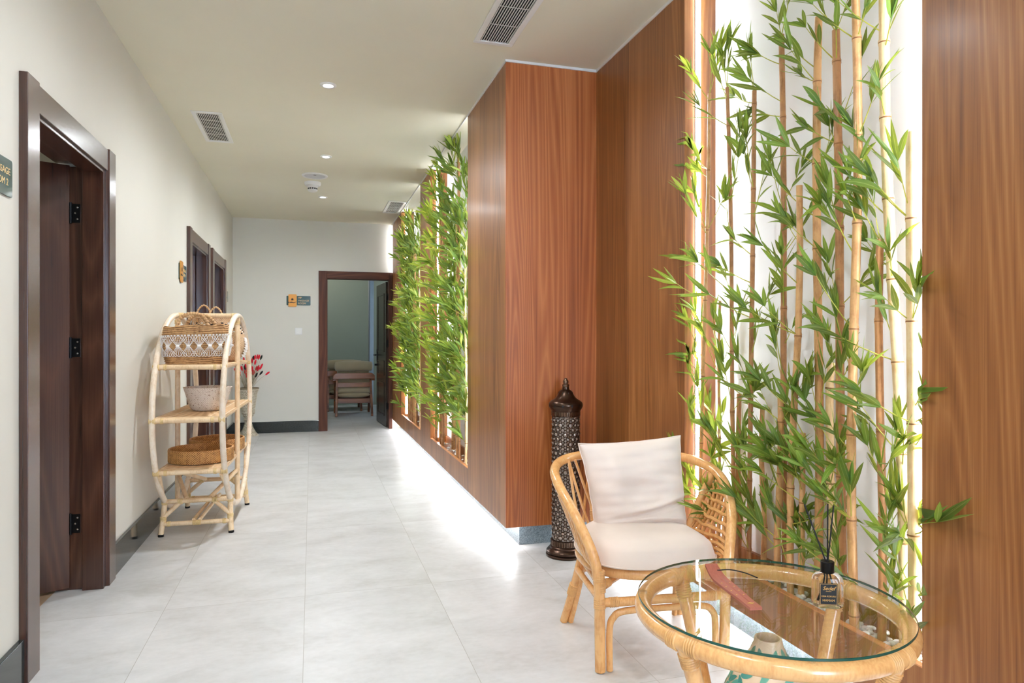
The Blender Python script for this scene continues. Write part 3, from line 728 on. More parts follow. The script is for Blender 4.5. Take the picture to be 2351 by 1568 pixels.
for ni, nm in ((1, 'middle'), (2, 'far')):
    y0, y1, x = NICHES[ni]; rnd = random.Random(40 + ni); n = 15; lim = x + ND - 0.006
    order = ['nearest', 'second', 'third', 'fourth', 'fifth', 'sixth', 'seventh', 'eighth', 'ninth', 'tenth', 'eleventh', 'twelfth', 'thirteenth', 'fourteenth', 'farthest']
    for i in range(n):
        yy = y0 + 0.06 + (y1 - y0 - 0.12) * (i + 0.15 + 0.7 * rnd.random()) / n; xx = x + 0.035 + rnd.choice((0.0, 0.035, 0.07)) + rnd.uniform(0, .015)
        h = rnd.choice((2.45, 2.6, 2.3, 2.7, 2.2)) if rnd.random() < 0.75 else rnd.uniform(0.9, 1.6)
        if ni == 1 and i == 1: h, xx = 1.97, x + 0.035
        if ni == 2 and i in (0, 1): h, xx = 2.3, x + 0.035
        pale = i < 2
        bamboo('%s leafy bamboo cane of the %s niche, counted from the viewer' % (order[i], nm), (xx, yy, 0.2625), (xx + rnd.uniform(-.01, .01), yy + rnd.uniform(-.03, .03), h),
               rnd.uniform(0.008, 0.0145), lim, 1000 * ni + i, 'bamboo_pale' if pale else rnd.choice(('bamboo', 'bamboo_brown')), rnd.choice(('leaf', 'leaf')) if i < n - 4 else 'leaf_backlit',
               24 if h > 1.7 else 9, 0.5, h, 0.145, 7, 'bamboo canes of the %s niche' % nm, az=(PI * 0.6, PI * 1.5), tw=0.15, bounds=NICHES[ni], split=False)

# white pebbles on the niche floors: each stone its own object
def pebble_mesh(seed):
    bm = bmesh.new(); bmesh.ops.create_icosphere(bm, subdivisions=2, radius=0.5)
    for v in bm.verts: v.co *= 1 + 0.18 * mnoise.noise(v.co * 1.7 + Vector((seed * 3.1, 0, 0)))
    me = bpy.data.meshes.new('pebble'); bm.to_mesh(me); bm.free(); me.materials.append(M['pebble'])
    me.polygons.foreach_set('use_smooth', [True] * len(me.polygons)); return me
PEB = [pebble_mesh(i) for i in range(6)]
def pebbles(y0, y1, x, count, nm, rnd):
    for i in range(count):
        o = bpy.data.objects.new('pebble', PEB[rnd.randrange(6)]); COL.objects.link(o)
        s = rnd.uniform(0.017, 0.03); layer = 0 if i < count * 0.7 else 1
        o.scale = (s, s * rnd.uniform(.8, 1.3), s * rnd.uniform(.55, .75)); o.rotation_euler = (rnd.uniform(-.3, .3), rnd.uniform(-.3, .3), rnd.uniform(0, 6.28))
        o.location = (rnd.uniform(x + 0.038, x + ND - 0.034), rnd.uniform(y0 + 0.02, y1 - 0.02), 0.2625 + s * 0.3 + layer * 0.013)
        tag(o, 'smooth white pebble on the floor of the %s bamboo niche' % nm, 'pebble', 'white pebbles of the %s niche' % nm)
rp = random.Random(5)
pebbles(1.4946, 2.75, XA, 230, 'near', rp); pebbles(4.744, 6.337, XR, 44, 'middle', rp); pebbles(6.95, 8.5, XR, 24, 'far', rp)

# ------------------------------------------------------------------ oval rattan shelf
SHX, SHY, SHR = -0.672, 5.0, math.radians(-2.3)
sh = thing('rattan_shelf', 'pale rattan oval shelf stand by the left wall holding baskets and trays', 'shelf', (SHX, SHY, 0), SHR)
RR, RC, HW = 0.63, 0.745, 0.19
for sx in (-1, 1):
    pts = [(sx * HW, RR * math.sin(2 * PI * i / 72), RC + RR * math.cos(2 * PI * i / 72)) for i in range(72)]
    f = MB(); f.tube(pts, 0.0175, 12, closed=True); f.build('hoop', M['rattan_white'], sh, smooth=True)
    f = MB(); f.tube([(sx * (HW - 0.003), 0, 0.13), (sx * (HW - 0.003), 0, RC + RR - 0.01)], 0.0165, 12); f.build('post', M['rattan_pale'], sh, smooth=True)
SHZ = (0.430, 0.748, 1.056)
wb = Binder('binding', M['wrap_pale'], sh)
for z in SHZ:
    hl = math.sqrt(RR ** 2 - (z - RC) ** 2)
    f = MB(); f.box(-HW + 0.004, HW - 0.004, -hl + 0.01, hl - 0.01, z - 0.003, z + 0.004); pn = f.build('shelf_board', M['cane_mat'], sh)
    g = Binder('rail', M['rattan_pale'], pn)
    for y in (-hl, hl): g.tube([(-HW, y, z - 0.010), (HW, y, z - 0.010)], 0.0155, 10)
    for x in (-HW + 0.016, HW - 0.016): g.tube([(x, -hl, z - 0.008), (x, hl, z - 0.008)], 0.0145, 10)
    for x in (-0.11, 0.11): g.tube([(x, -hl + 0.02, z + 0.001), (x, hl - 0.02, z + 0.001)], 0.006, 6)
    for y in (-hl + 0.045, hl - 0.045): g.box(-HW + 0.02, HW - 0.02, y - 0.012, y + 0.012, z - 0.002, z + 0.006)
    for y in (-hl, hl):
        for x in (-HW, HW): wrap(wb, (x * 0.985, y, z - 0.010), (1, 0, 0), 0.0165, 4, 0.009); wrap(wb, (x * 0.72, y, z - 0.010), (1, 0, 0), 0.0160, 3, 0.006)
    for x in (-HW, HW): wrap(wb, (x * 0.93, 0, z - 0.008), (0, 1, 0), 0.0155, 3, 0.006)
f = MB(); f.tube([(-HW, 0, RC + RR), (HW, 0, RC + RR)], 0.016, 12); f.build('top_rail', M['rattan_pale'], sh, smooth=True)
for x in (-HW, HW): wrap(wb, (x * 0.88, 0, RC + RR), (1, 0, 0), 0.0165, 5, 0.007); wrap(wb, (x * 0.985, 0, RC + RR - 0.045), (0, 0, 1), 0.017, 4, 0.007)
base = Binder('base_bar', M['rattan_pale'], sh)
for sy in (-1, 1):
    yj, yf = sy * 0.33, sy * 0.375
    for sx in (-1, 1):
        f = MB(); f.tube([(sx * HW, yj - sy * 0.01, 0.215), (sx * (HW + 0.004), sy * 0.35, 0.11), (sx * (HW + 0.012), yf, 0.012)], 0.0165, 10)
        lg = f.build('leg', M['rattan_pale'], sh, smooth=True)
        f = MB(); f.tube([(sx * (HW + 0.012), yf, 0.0), (sx * (HW + 0.012), yf, 0.014)], 0.0172, 10); part_label(f.build('foot_cap', M['black'], lg), 'dark rubber foot cap')
        base.tube([(sx * HW, sy * 0.352, 0.115), (sx * 0.09, sy * 0.335, 0.205)], 0.0135, 10)
        base.tube([(sx * HW, 0, 0.33), (sx * 0.07, sy * 0.31, 0.215)], 0.0135, 10)
        base.tube([(sx * (HW - 0.02), sy * 0.545, 0.40), (sx * HW, sy * 0.36, 0.23)], 0.011, 8)
        wrap(wb, (sx * HW, yj, 0.20), (0, 0, 1), 0.0175, 4, 0.007); wrap(wb, (sx * (HW + .004), sy * 0.352, 0.10), (0, 0, 1), 0.0170, 5, 0.007)
        wrap(wb, (sx * 0.10, sy * 0.336, 0.203), (1, 0, 0), 0.0160, 4, 0.007); wrap(wb, (sx * (HW - .01), 0, 0.31), (0, 0, 1), 0.0175, 4, 0.007)
        wrap(wb, (sx * (HW - 0.03), sy * 0.36, 0.072), (1, 0, 0), 0.0145, 3, 0.007)
    base.tube([(-HW, sy * 0.335, 0.205), (HW, sy * 0.335, 0.205)], 0.015, 10); base.tube([(-HW - 0.006, sy * 0.36, 0.072), (HW + 0.006, sy * 0.36, 0.072)], 0.0145, 10)
    wrap(wb, (0, sy * 0.36, 0.072), (1, 0, 0), 0.0150, 6, 0.008)
for x in (-0.018, 0.018): base.tube([(x, -0.36, 0.09), (x, 0.36, 0.09)], 0.0115, 8)
def on_shelf(x, y):
    c, s = math.cos(SHR), math.sin(SHR); return SHX + x * c - y * s, SHY + x * s + y * c

# macrame basket on the top shelf
bx, by = on_shelf(0.0, -0.36)
t = thing('macrame_basket', 'brown coiled basket with white macrame net on the top shelf', 'basket', (bx, by, 1.0615), SHR)
def sup(a, rx, ry, n=3.2):
    c, s = math.cos(a), math.sin(a)
    return (rx * math.copysign(abs(c) ** (2 / n), c), ry * math.copysign(abs(s) ** (2 / n), s))
def bprof(h):                                    # size factor of the basket body at height h (0..1)
    return 0.86 + 0.14 * math.sin(min(1, h * 1.5) * PI / 2) - 0.10 * max(0, h - 0.5) ** 1.4 * 2
BRX, BRY, BH = 0.195, 0.165, 0.235
f = MB(); rows, sg = 66, 72; vs = []
for i in range(rows + 1):
    h = i / rows; k = bprof(h) + 0.012 * math.sin(i * 2 * PI / 4)
    for j in range(sg):
        x, y = sup(2 * PI * j / sg, BRX * k, BRY * k); sag = 0.012 * math.cos(2 * PI * j / sg) * h + 0.006 * math.sin(7 * 2 * PI * j / sg) * (h > .93)
        vs.append((x, y, h * BH + sag * 0.8))
fs = [(i * sg + j, i * sg + (j + 1) % sg, (i + 1) * sg + (j + 1) % sg, (i + 1) * sg + j) for i in range(rows) for j in range(sg)] + [tuple(reversed(range(sg)))]
f.add(vs, fs); bo = f.build('body', M['banana'], t, smooth=True, sharp=0); so = bo.modifiers.new('wall', 'SOLIDIFY'); so.thickness = 0.008
f = MB(); P = 21
_a = [2 * PI * i / 720 for i in range(721)]; _s = [0.0]
for i in range(720): _s.append(_s[-1] + math.dist(sup(_a[i], BRX, BRY), sup(_a[i + 1], BRX, BRY)))
def arc(a):                                      # equal steps along the rounded outline
    u = (a / (2 * PI)) % 1.0 * _s[-1]; i = next(k for k in range(720) if _s[k + 1] >= u - 1e-12); return _a[i] + (_a[i + 1] - _a[i]) * (u - _s[i]) / (_s[i + 1] - _s[i])
def bp(a, h, off=0.004):
    a = arc(a); k = bprof(h); x, y = sup(a, BRX * k + off, BRY * k + off); return (x, y, h * BH + 0.012 * math.cos(a) * h * .8)
for p in range(P):
    ac = 2 * PI * (p + .5) / P; da = 2 * PI / P
    for q in range(7):
        u = (q - 3) / 3
        for h0, h1 in ((0.47, 0.74), (0.47, 0.20)):
            f.tube([bp(ac + u * 0.03, h0, 0.006), bp(ac + u * da * 0.48, (h0 + h1) / 2, 0.006), bp(ac + u * da * 0.94, h1, 0.005)], 0.0016, 5)
        f.tube([bp(ac + u * da * 0.93, 0.735, 0.006), bp(ac + u * da * 0.94, 0.765, 0.007)], 0.0036, 6)
    f.tube([bp(ac - 0.035, 0.47, .006), bp(ac, 0.47, .009), bp(ac + 0.035, 0.47, .006)], 0.0085, 8)
part_label(f.build('macrame_net', M['cord'], t, smooth=True), 'white knotted macrame cord net')
for sy in (-1, 1):
    pts = spline([(-0.085, sy * 0.142, 0.18), (-0.082, sy * 0.132, 0.25), (-0.05, sy * 0.12, 0.295), (0.0, sy * 0.115, 0.308), (0.05, sy * 0.12, 0.295), (0.082, sy * 0.132, 0.25), (0.085, sy * 0.142, 0.18)], 10)
    f = MB(); f.tube(pts, [0.0105 + 0.003 * math.sin(i * 2.1) for i in range(len(pts))], 10); f.build('handle', M['handle_wrap'], t, smooth=True)

# belly basket behind it
bx, by = on_shelf(0.02, 0.18)
t = thing('belly_basket', 'tan seagrass belly basket with white tassels and black checks behind the macrame basket', 'basket', (bx, by, 1.0615), SHR)
f = MB(); f.lathe([(0.001, 0.0), (0.13, 0.0), (0.17, 0.03), (0.195, 0.09), (0.198, 0.13), (0.185, 0.19), (0.162, 0.24), (0.150, 0.275), (0.153, 0.305), (0.149, 0.305), (0.146, 0.275), (0.158, 0.24)], seg=56, fn=lambda a, i: 0.0018 * math.sin(a * 28 + i * PI))
f.build('body', M['seagrass'], t, smooth=True, sharp=60)
f = MB()
for row in range(7):
    z = 0.195 + row * 0.0115; rr = 0.1845 - row * 0.0052
    for k in range(44):
        if (k + row) % 2: continue
        a = 2 * PI * k / 44; p = Vector((rr * math.cos(a), rr * math.sin(a), z)); tg = Vector((-math.sin(a), math.cos(a), 0))
        f.bar(p - tg * 0.0075, p + tg * 0.0075, 0.009, 0.005, up=(math.cos(a), math.sin(a), 0), mi=(1 if ((k + row) // 2) % 2 else 0))
f.build('check_stitching', [M['cord'], M['black_cord']], t)
f = MB(); rnd = random.Random(8)
for row in range(8):
    z = 0.045 + row * 0.017; rr = (0.178, 0.186, 0.192, 0.197, 0.198, 0.198, 0.195, 0.191)[row]
    for k in range(52):
        a = -0.2 + 1.9 * k / 52 + rnd.uniform(-.02, .02)
        p = Vector((rr * math.cos(a), rr * math.sin(a), z)); o = Vector((math.cos(a), math.sin(a), 0))
        f.tube([p, p + o * 0.007 + Vector((0, 0, -0.003)), p + o * 0.010 + Vector((rnd.uniform(-.003, .003), rnd.uniform(-.003, .003), -0.017))], [0.0032, 0.0042, 0.002], 5)
part_label(f.build('tassel', M['cord'], t, smooth=True), 'white cotton tassels in rows')
for sx in (-1, 1):
    hx, hy = (-0.055, -0.125) if sx < 0 else (-0.02, 0.125)
    pts = spline([(hx - 0.042, hy, 0.27), (hx - 0.038, hy, 0.345), (hx, hy, 0.385), (hx + 0.038, hy, 0.345), (hx + 0.042, hy, 0.27)], 12)
    f = MB(); f.tube(pts, [0.0058 + 0.002 * math.sin(i * 1.9) for i in range(len(pts))], 8); f.build('handle', M['handle_wrap'], t, smooth=True)

# whitewashed bowl, two wicker trays
bx, by = on_shelf(0.03, -0.17)
t = thing('woven_bowl', 'whitewashed woven bowl basket on the middle shelf', 'bowl', (bx, by, 0.7545), 0.4)
f = MB(); f.lathe([(0.001, 0.0), (0.085, 0.0), (0.102, 0.012), (0.117, 0.05), (0.130, 0.10), (0.142, 0.137), (0.147, 0.150), (0.141, 0.152), (0.132, 0.125), (0.112, 0.06), (0.095, 0.015), (0.001, 0.010)], seg=96, fn=lambda a, i: 0.001 * math.sin(a * 40 + i * PI))
f.build('bowl', M['whitewash'], t, smooth=True, sharp=60)
def wicker_tray(label, x, y, z, R, tiltx=0, tilty=0):
    t = thing('wicker_tray', label, 'tray', (x, y, z), 0, 'round wicker trays on the bottom shelf'); t.rotation_euler = (tiltx, tilty, 0)
    f = MB(); H = 0.072; rows = 12
    prof = [(R + 0.004, H * i / rows) for i in range(rows + 1)] + [(R - 0.006, H * (1 - i / rows)) for i in range(rows + 1)]
    f.lathe(prof, seg=420, fn=lambda a, i: 0.003 * math.sin(a * 84 + i * PI)); f.build('rim', M['wicker'], t, smooth=True, sharp=0)
    f = MB(); f.lathe([(0.001, 0.006)] + [(R * k / 10, 0.006 + 0.0015 * (k % 2)) for k in range(1, 11)], seg=72, fn=lambda a, i: 0); f.build('base', M['wicker'], t, smooth=True)
    f = MB(); f.tube([((R - 0.001) * math.cos(2 * PI * i / 90), (R - 0.001) * math.sin(2 * PI * i / 90), H + 0.002) for i in range(90)], 0.0065, 8, closed=True); f.build('edge', M['wicker'], t, smooth=True)
    return t
bx, by = on_shelf(0.0, -0.22); wicker_tray('larger round wicker tray at the front of the bottom shelf', bx, by, 0.440, 0.188)
bx, by = on_shelf(0.02, 0.235); wicker_tray('round wicker tray at the back of the bottom shelf, partly behind the other', bx, by, 0.440, 0.176)

# ------------------------------------------------------------------ shell-beaded vase with dried flowers in the far corner
t = thing('beaded_vase', 'tall hourglass vase of pale beads in the far left corner', 'vase', (-0.775, 9.29, 0))
prof = [(0.001, 0.0), (0.118, 0.0), (0.116, 0.012), (0.085, 0.05), (0.060, 0.10), (0.044, 0.15), (0.036, 0.19), (0.050, 0.205), (0.038, 0.222), (0.048, 0.24), (0.062, 0.255), (0.062, 0.275), (0.078, 0.28), (0.082, 0.31), (0.079, 0.32), (0.095, 0.44), (0.108, 0.54), (0.134, 0.607), (0.128, 0.61), (0.10, 0.53), (0.07, 0.32), (0.001, 0.3)]
f = MB(); f.lathe(prof, seg=64); f.build('body', M['bead_ground'], t, smooth=True, sharp=50)
f = MB()
def prof_r(z):
    for (r0, z0), (r1, z1) in zip(prof[1:18], prof[2:18]):
        if z0 <= z <= z1 and z1 > z0: return r0 + (r1 - r0) * (z - z0) / (z1 - z0)
    return 0.1
z = 0.008
while z < 0.6:
    r = prof_r(z); n = max(10, int(2 * PI * r / 0.019))
    for k in range(n):
        a = 2 * PI * (k + 0.5 * (int(z * 100) % 2)) / n; p = Vector((r * math.cos(a), r * math.sin(a), z)); o = Vector((math.cos(a), math.sin(a), 0)); tg = Vector((-math.sin(a), math.cos(a), 0))
        f.add([p - tg * .0094, p + tg * .0094, p + Vector((0, 0, .0070)) , p - Vector((0, 0, .0070)), p + o * 0.006], [(0, 3, 4), (3, 1, 4), (1, 2, 4), (2, 0, 4)])
    z += 0.0142
f.build('bead', M['bead'], t, smooth=True, sharp=0)
rnd = random.Random(12)
ordn = 0
for i in range(46):
    red = i % 4 != 3; a = rnd.uniform(0, 2 * PI); sp = rnd.uniform(0.0, 0.17) if i > 5 else 0.21; h = rnd.uniform(0.74, 0.98) if i > 5 else rnd.uniform(0.72, 0.86)
    b0 = Vector((0.03 * math.cos(a), 0.03 * math.sin(a), 0.56)); tipx = max(min(sp * math.cos(a), 0.3), -0.13); tipy = max(min(sp * math.sin(a), 0.13), -0.3)
    b1 = Vector((tipx, tipy, h))
    s_ = thing('dried_flower', ('red bunny-tail stem' if red else 'black bunny-tail stem') + ' in the beaded vase', 'dried flower', (-0.775, 9.29, 0), 0, 'red dried flowers in the vase' if red else 'black dried flowers in the vase')
    m_ = b0.lerp(b1, 0.55) + Vector((0, 0, 0.03))
    g = MB(); g.tube(spline([(b0.x, b0.y, 0.33), b0, m_, b1], 4), 0.0013, 4); g.build('stem', M['stem'], s_)
    d = (b1 - m_).normalized(); g = MB(); g.tube([b1 - d * 0.006, b1 + d * 0.008, b1 + d * 0.030, b1 + d * 0.050, b1 + d * 0.064], [0.002, 0.0095, 0.0125, 0.0095, 0.001], 8); g.build('head', M['red'] if red else M['black_flower'], s_, smooth=True)

# ------------------------------------------------------------------ pierced metal floor lantern
t = thing('floor_lantern', 'tall bronze pierced-metal floor lantern standing in the panelled corner behind the chair', 'lantern', (1.372, 3.60, 0))
f = MB(); f.lathe([(0.001, 0), (0.108, 0), (0.112, 0.004), (0.112, 0.012), (0.104, 0.017), (0.109, 0.022), (0.109, 0.032), (0.100, 0.042), (0.092, 0.047), (0.090, 0.054), (0.082, 0.060), (0.082, 0.092), (0.078, 0.094), (0.001, 0.094)], seg=48)
f.build('base', M['bronze'], t, smooth=True, sharp=35)
f = MB()
for k in range(56):
    a = 2 * PI * k / 56; f.bar((0.0835 * math.cos(a), 0.0835 * math.sin(a), 0.064), (0.0835 * math.cos(a), 0.0835 * math.sin(a), 0.09), 0.004, 0.004, up=(math.cos(a), math.sin(a), 0))
f.build('beaded_collar', M['bronze_light'], t); f = MB()
for k in range(56):
    a = 2 * PI * k / 56; f.bar((0.0795 * math.cos(a), 0.0795 * math.sin(a), 0.785), (0.0795 * math.cos(a), 0.0795 * math.sin(a), 0.808), 0.004, 0.004, up=(math.cos(a), math.sin(a), 0))
f.build('beaded_collar', M['bronze_light'], t)
R = 0.0765
f = MB(); f.lathe([(R - 0.003, 0.09), (R - 0.003, 0.80)], seg=60)
g = MB(); cols, cell = 16, 2 * PI * R / 16; rowh = cell * 0.866; nr = int(0.70 / rowh)
for j in range(nr):
    for k in range(cols):
        a = 2 * PI * (k + 0.5 * (j % 2)) / cols; z = 0.098 + (j + 0.5) * rowh; big = 1.0 if (j % 4 in (0, 2) and (k + j // 2) % 2 == 0) else 0.78
        o = Vector((math.cos(a), math.sin(a), 0)); tg = Vector((-math.sin(a), math.cos(a), 0)); c = o * R + Vector((0, 0, z)); rr = cell * 0.46 * big
        ring = []
        for q in range(8):
            b_ = 2 * PI * (q + .5) / 8; u = rr * math.cos(b_); ring.append(Vector((R * math.cos(a + u / R), R * math.sin(a + u / R), z + rr * math.sin(b_))))
        g.tube(ring, 0.0021, 5, closed=True)
        dome = [[c.copy() - o * 0.002 + (tg * math.cos(2 * PI * q / 8) + Vector((0, 0, 1)) * math.sin(2 * PI * q / 8)) * rr * 0.88 for q in range(8)], [c + o * 0.003 + (tg * math.cos(2 * PI * q / 8) + Vector((0, 0, 1)) * math.sin(2 * PI * q / 8)) * rr * 0.5 for q in range(8)]]
        vs = dome[0] + dome[1] + [c + o * 0.0055]
        f.add(vs, [(q, (q + 1) % 8, 8 + (q + 1) % 8, 8 + q) for q in range(8)] + [(8 + q, 8 + (q + 1) % 8, 16) for q in range(8)])
        for b_ in (0, PI / 3, -PI / 3):
            p0 = c + (tg * math.cos(b_) + Vector((0, 0, 1)) * math.sin(b_)) * rr; p1 = c + (tg * math.cos(b_) + Vector((0, 0, 1)) * math.sin(b_)) * (cell - rr * 0.9)
            for p_ in (p0, p1): n_ = Vector((p_.x, p_.y, 0)).normalized() * (R + 0.0003); p_.x, p_.y = n_.x, n_.y
            g.tube([p0, p1], 0.002, 4, cap=False)
part_label(f.build('glass_sleeve', M['lantern_glass'], t, smooth=True), 'bubbled silvery glass sleeve')
g.build('lattice', M['bronze'], t, smooth=True)
f = MB(); f.lathe([(0.078, 0.78), (0.081, 0.782), (0.081, 0.812), (0.085, 0.816), (0.092, 0.828), (0.096, 0.842), (0.094, 0.856), (0.084, 0.866), (0.066, 0.876), (0.055, 0.886), (0.046, 0.90), (0.042, 0.908), (0.034, 0.922), (0.020, 0.932), (0.019, 0.945)], seg=48)
cap = f.build('cap', M['bronze'], t, smooth=True, sharp=45)
f = MB()
for n, r, z, h in ((12, 0.0955, 0.843, 0.011), (8, 0.0415, 0.912, 0.007)):
    for k in range(n):
        a = 2 * PI * k / n; o = Vector((math.cos(a), math.sin(a), 0)); tg = Vector((-math.sin(a), math.cos(a), 0)); p = o * (r + 0.0008) + Vector((0, 0, z))
        f.add([p - Vector((0, 0, h)), p + tg * h * 0.4, p + Vector((0, 0, h)), p - tg * h * 0.4], [(0, 1, 2, 3)])
f.build('hole_shade_patch', M['label_black'], cap)  # flat black diamonds paint the dark of the holes; the cap is uncut
f = MB(); f.lathe([(0.019, 0.94), (0.019, 0.95), (0.0205, 0.953), (0.0205, 0.958), (0.014, 0.962), (0.016, 0.972), (0.015, 0.98), (0.009, 0.986), (0.008, 0.992), (0.001, 0.995)], seg=24); f.build('finial', M['bronze_light'], t, smooth=True)

# ------------------------------------------------------------------ rattan armchair
CHX, CHY, CHR = 1.27, 2.483, math.radians(-6.7)
ch = thing('rattan_armchair', 'honey rattan tub armchair with blush cushions in front of the bamboo niche', 'armchair', (CHX, CHY, 0), CHR)
half = [(.24, -.225, 0.004), (.243, -.228, .16), (.246, -.23, .30), (.265, -.222, .42), (.312, -.145, .55), (.343, -.005, .64), (.325, .13, .676), (.255, .245, .693), (.13, .315, .70), (0, .335, .702)]
hp = spline(half + [(-x, y, z) for x, y, z in reversed(half[:-1])], 8)
f = MB(); f.tube(hp, 0.0195, 14); f.build('hoop', M['rattan_honey'], ch, smooth=True)
seat_ring = [Vector((sup(a, .245, .225, 2.5)[0], sup(a, .245, .225, 2.5)[1] - 0.01, .345)) for a in [2 * PI * i / 64 for i in range(64)]]
f = MB(); f.tube(seat_ring, 0.019, 12, closed=True); f.build('seat_ring', M['rattan_honey'], ch, smooth=True)
f = MB(); f.add([tuple(p * 0.97 + Vector((0, 0, 0.012))) for p in seat_ring] + [tuple(p * 0.97) for p in seat_ring], [tuple(range(64)), tuple(range(127, 63, -1))] + [(i, 64 + i, 64 + (i + 1) % 64, (i + 1) % 64) for i in range(64)]); f.build('seat_base', M['cane_mat'], ch)
wb = Binder('binding', M['wrap_honey'], ch); la = MB()
for s in (-1, 1):
    f = MB(); f.tube(spline([(s * .262, .232, .004), (s * .235, .165, .17), (s * .205, .135, .33)], 6), 0.017, 12); f.build('leg', M['rattan_honey'], ch, smooth=True)
    f = MB(); f.tube(spline([(s * .235, .222, .004), (s * .215, .16, .17), (s * .205, .12, .30)], 6), 0.0125, 10); f.build('leg_support', M['rattan_honey'], ch, smooth=True)
    f = MB(); f.tube(spline([(s * .13, .19, .34), (s * .13, .225, .45), (s * .13, .27, .58), (s * .13, .308, .695)], 6), 0.0165, 12); f.build('back_post', M['rattan_honey'], ch, smooth=True)
    f = Binder('stretcher', M['rattan_honey'], ch); f.tube([(s * .24, -.22, .26), (s * .225, .15, .25)], 0.013, 10); f.tube([(s * .24, -.22, .315), (s * .22, .14, .315)], 0.013, 10)
    wrap(wb, (s * .243, -.228, .315), (0, 0, 1), .0198, 6, .008); wrap(wb, (s * .243, -.228, .252), (0, 0, 1), .0198, 5, .008); wrap(wb, (s * .247, -.23, .352), (0, 0.05, 1), .0198, 5, .008)
    wrap(wb, (s * .19, -.228, .252), (1, 0, 0), .0162, 5, .007);
    wrap(wb, (s * .13, .222, .44), (0, .035, .12), .0168, 11, .006); wrap(wb, (s * .237, .17, .16), (s * .07, .15, -.4), .019, 9, .006)
    # woven diamond lattice of the side between hoop and seat, in front of the side post
    f = MB(); f.tube(spline([(s * .222, .10, .35), (s * .262, .085, .47), (s * .334, .06, .65)], 8), 0.0165, 12); f.build('side_post', M['rattan_honey'], ch, smooth=True)
    A = spline([(s * .262, -.222, .41), (s * .285, -.19, .48), (s * .312, -.145, .55), (s * .333, -.07, .605), (s * .338, .045, .65)], 10)
    B = spline([(s * .240, -.19, .362), (s * .246, -.08, .358), (s * .226, .085, .365), (s * .245, .088, .43), (s * .275, .08, .51)], 10)
    at = lambda L_, u: L_[max(0, min(len(L_) - 1, int(u * (len(L_) - 1))))]
    def surf(u, v):                                  # u along the arm, v from seat rail (0) to hoop (1)
        p, q = at(B, u), at(A, u); m_ = p.lerp(q, v); m_.x += s * 0.010 * math.sin(PI * v); return m_
    for i in range(-3, 11):
        for sg_, bow in ((1, .006), (-1, -.006)):
            run = []
            for k in range(13):
                v = k / 12; u = (i + 0.5) / 7 + sg_ * 0.40 * (v - 0.5) * 2
                if 0 <= u <= 1: run.append(surf(u, v) + Vector((s * bow * math.sin(PI * v), 0, 0)))
            if len(run) > 3: la.tube(run, 0.0074, 8)
    f = MB(); f.tube([(s * .235, -.215, .305), (s * .02, -.02, .318)], 0.013, 10); f.build('stretcher', M['rattan_honey'], ch, smooth=True)
    wrap(wb, (s * .205, -.188, .307), (-s * .215, .195, .013), .0135, 5, .007)
for i in range(9):
    u = -1 + i / 4
    for off in (.45, -.45):
        a = Vector((max(-.24, min(.24, (u + off) * .22)), .325 - .09 * min(1, abs(u + off)) ** 2, .69)); c = Vector((max(-1, min(1, u)) * .19, .20, .37))
        la.tube(spline([c, (a + c) / 2 + Vector((0, .02, 0)), a], 4), 0.0062, 7)
la.build('lattice', M['rattan_honey'], ch, smooth=True)
f = MB(); f.tube([(-.243, -.228, .252), (.243, -.228, .252)], 0.0165, 12); f.build('stretcher', M['rattan_honey'], ch, smooth=True)
f = MB()
f.tube(spline([(-.205, -.226, .004), (-.205, -.226, .15), (-.192, -.228, .195), (-.15, -.229, .217), (0, -.229, .22), (.15, -.229, .217), (.192, -.228, .195), (.205, -.226, .15), (.205, -.226, .004)], 8), 0.0125, 10)
f.build('arched_stretcher', M['rattan_honey'], ch, smooth=True)
f = MB(); f.tube([(-.23, .15, .25), (.23, .15, .25)], 0.013, 10); f.build('stretcher', M['rattan_honey'], ch, smooth=True)

def pillow(w, h, t, n=30, seed=0, ear=0.02, wr=0.006, taper=0.0, folds=()):
    f = MB(); off = Vector((seed * 7.3, 1.7, 0))
    for s in (1, -1):
        def fn(u, v):
            x, y = 2 * u - 1, 2 * v - 1
            th = (max(0, 1 - abs(x) ** 2.6) * max(0, 1 - abs(y) ** 2.6)) ** 0.42
            pinch = 1 - 0.045 * (1 - x * x) * abs(y) ** 3
            pinx = 1 - 0.045 * (1 - y * y) * abs(x) ** 3
            wv = mnoise.noise(Vector((x * 2.2, y * 2.2, s * 3)) + off) * wr + mnoise.noise(Vector((x * 1.2, y * 6, s)) + off) * wr * .7
            c = 1 + ear * (abs(x * y)) ** 6
            for fa, fb, fc, fw in folds:                     # creases running across: v = fa + fb u + fc u^2
                dd = (y - (fa + fb * x + fc * x * x)) / fw; wv += (-0.022 * math.exp(-dd * dd) + 0.014 * math.exp(-(dd - 1.6) ** 2)) * (0.35 + 0.65 * u) * (1 if s > 0 else 0)
            return (x * w / 2 * pinx * c * (1 - taper * (0.5 - y / 2)), y * h / 2 * pinch * c, s * (t / 2 * th + wv * th))
        k0 = len(f.f); f.grid(fn, n, n)
        if s == -1: f.f[k0:] = [tuple(reversed(q)) for q in f.f[k0:]]
    return f
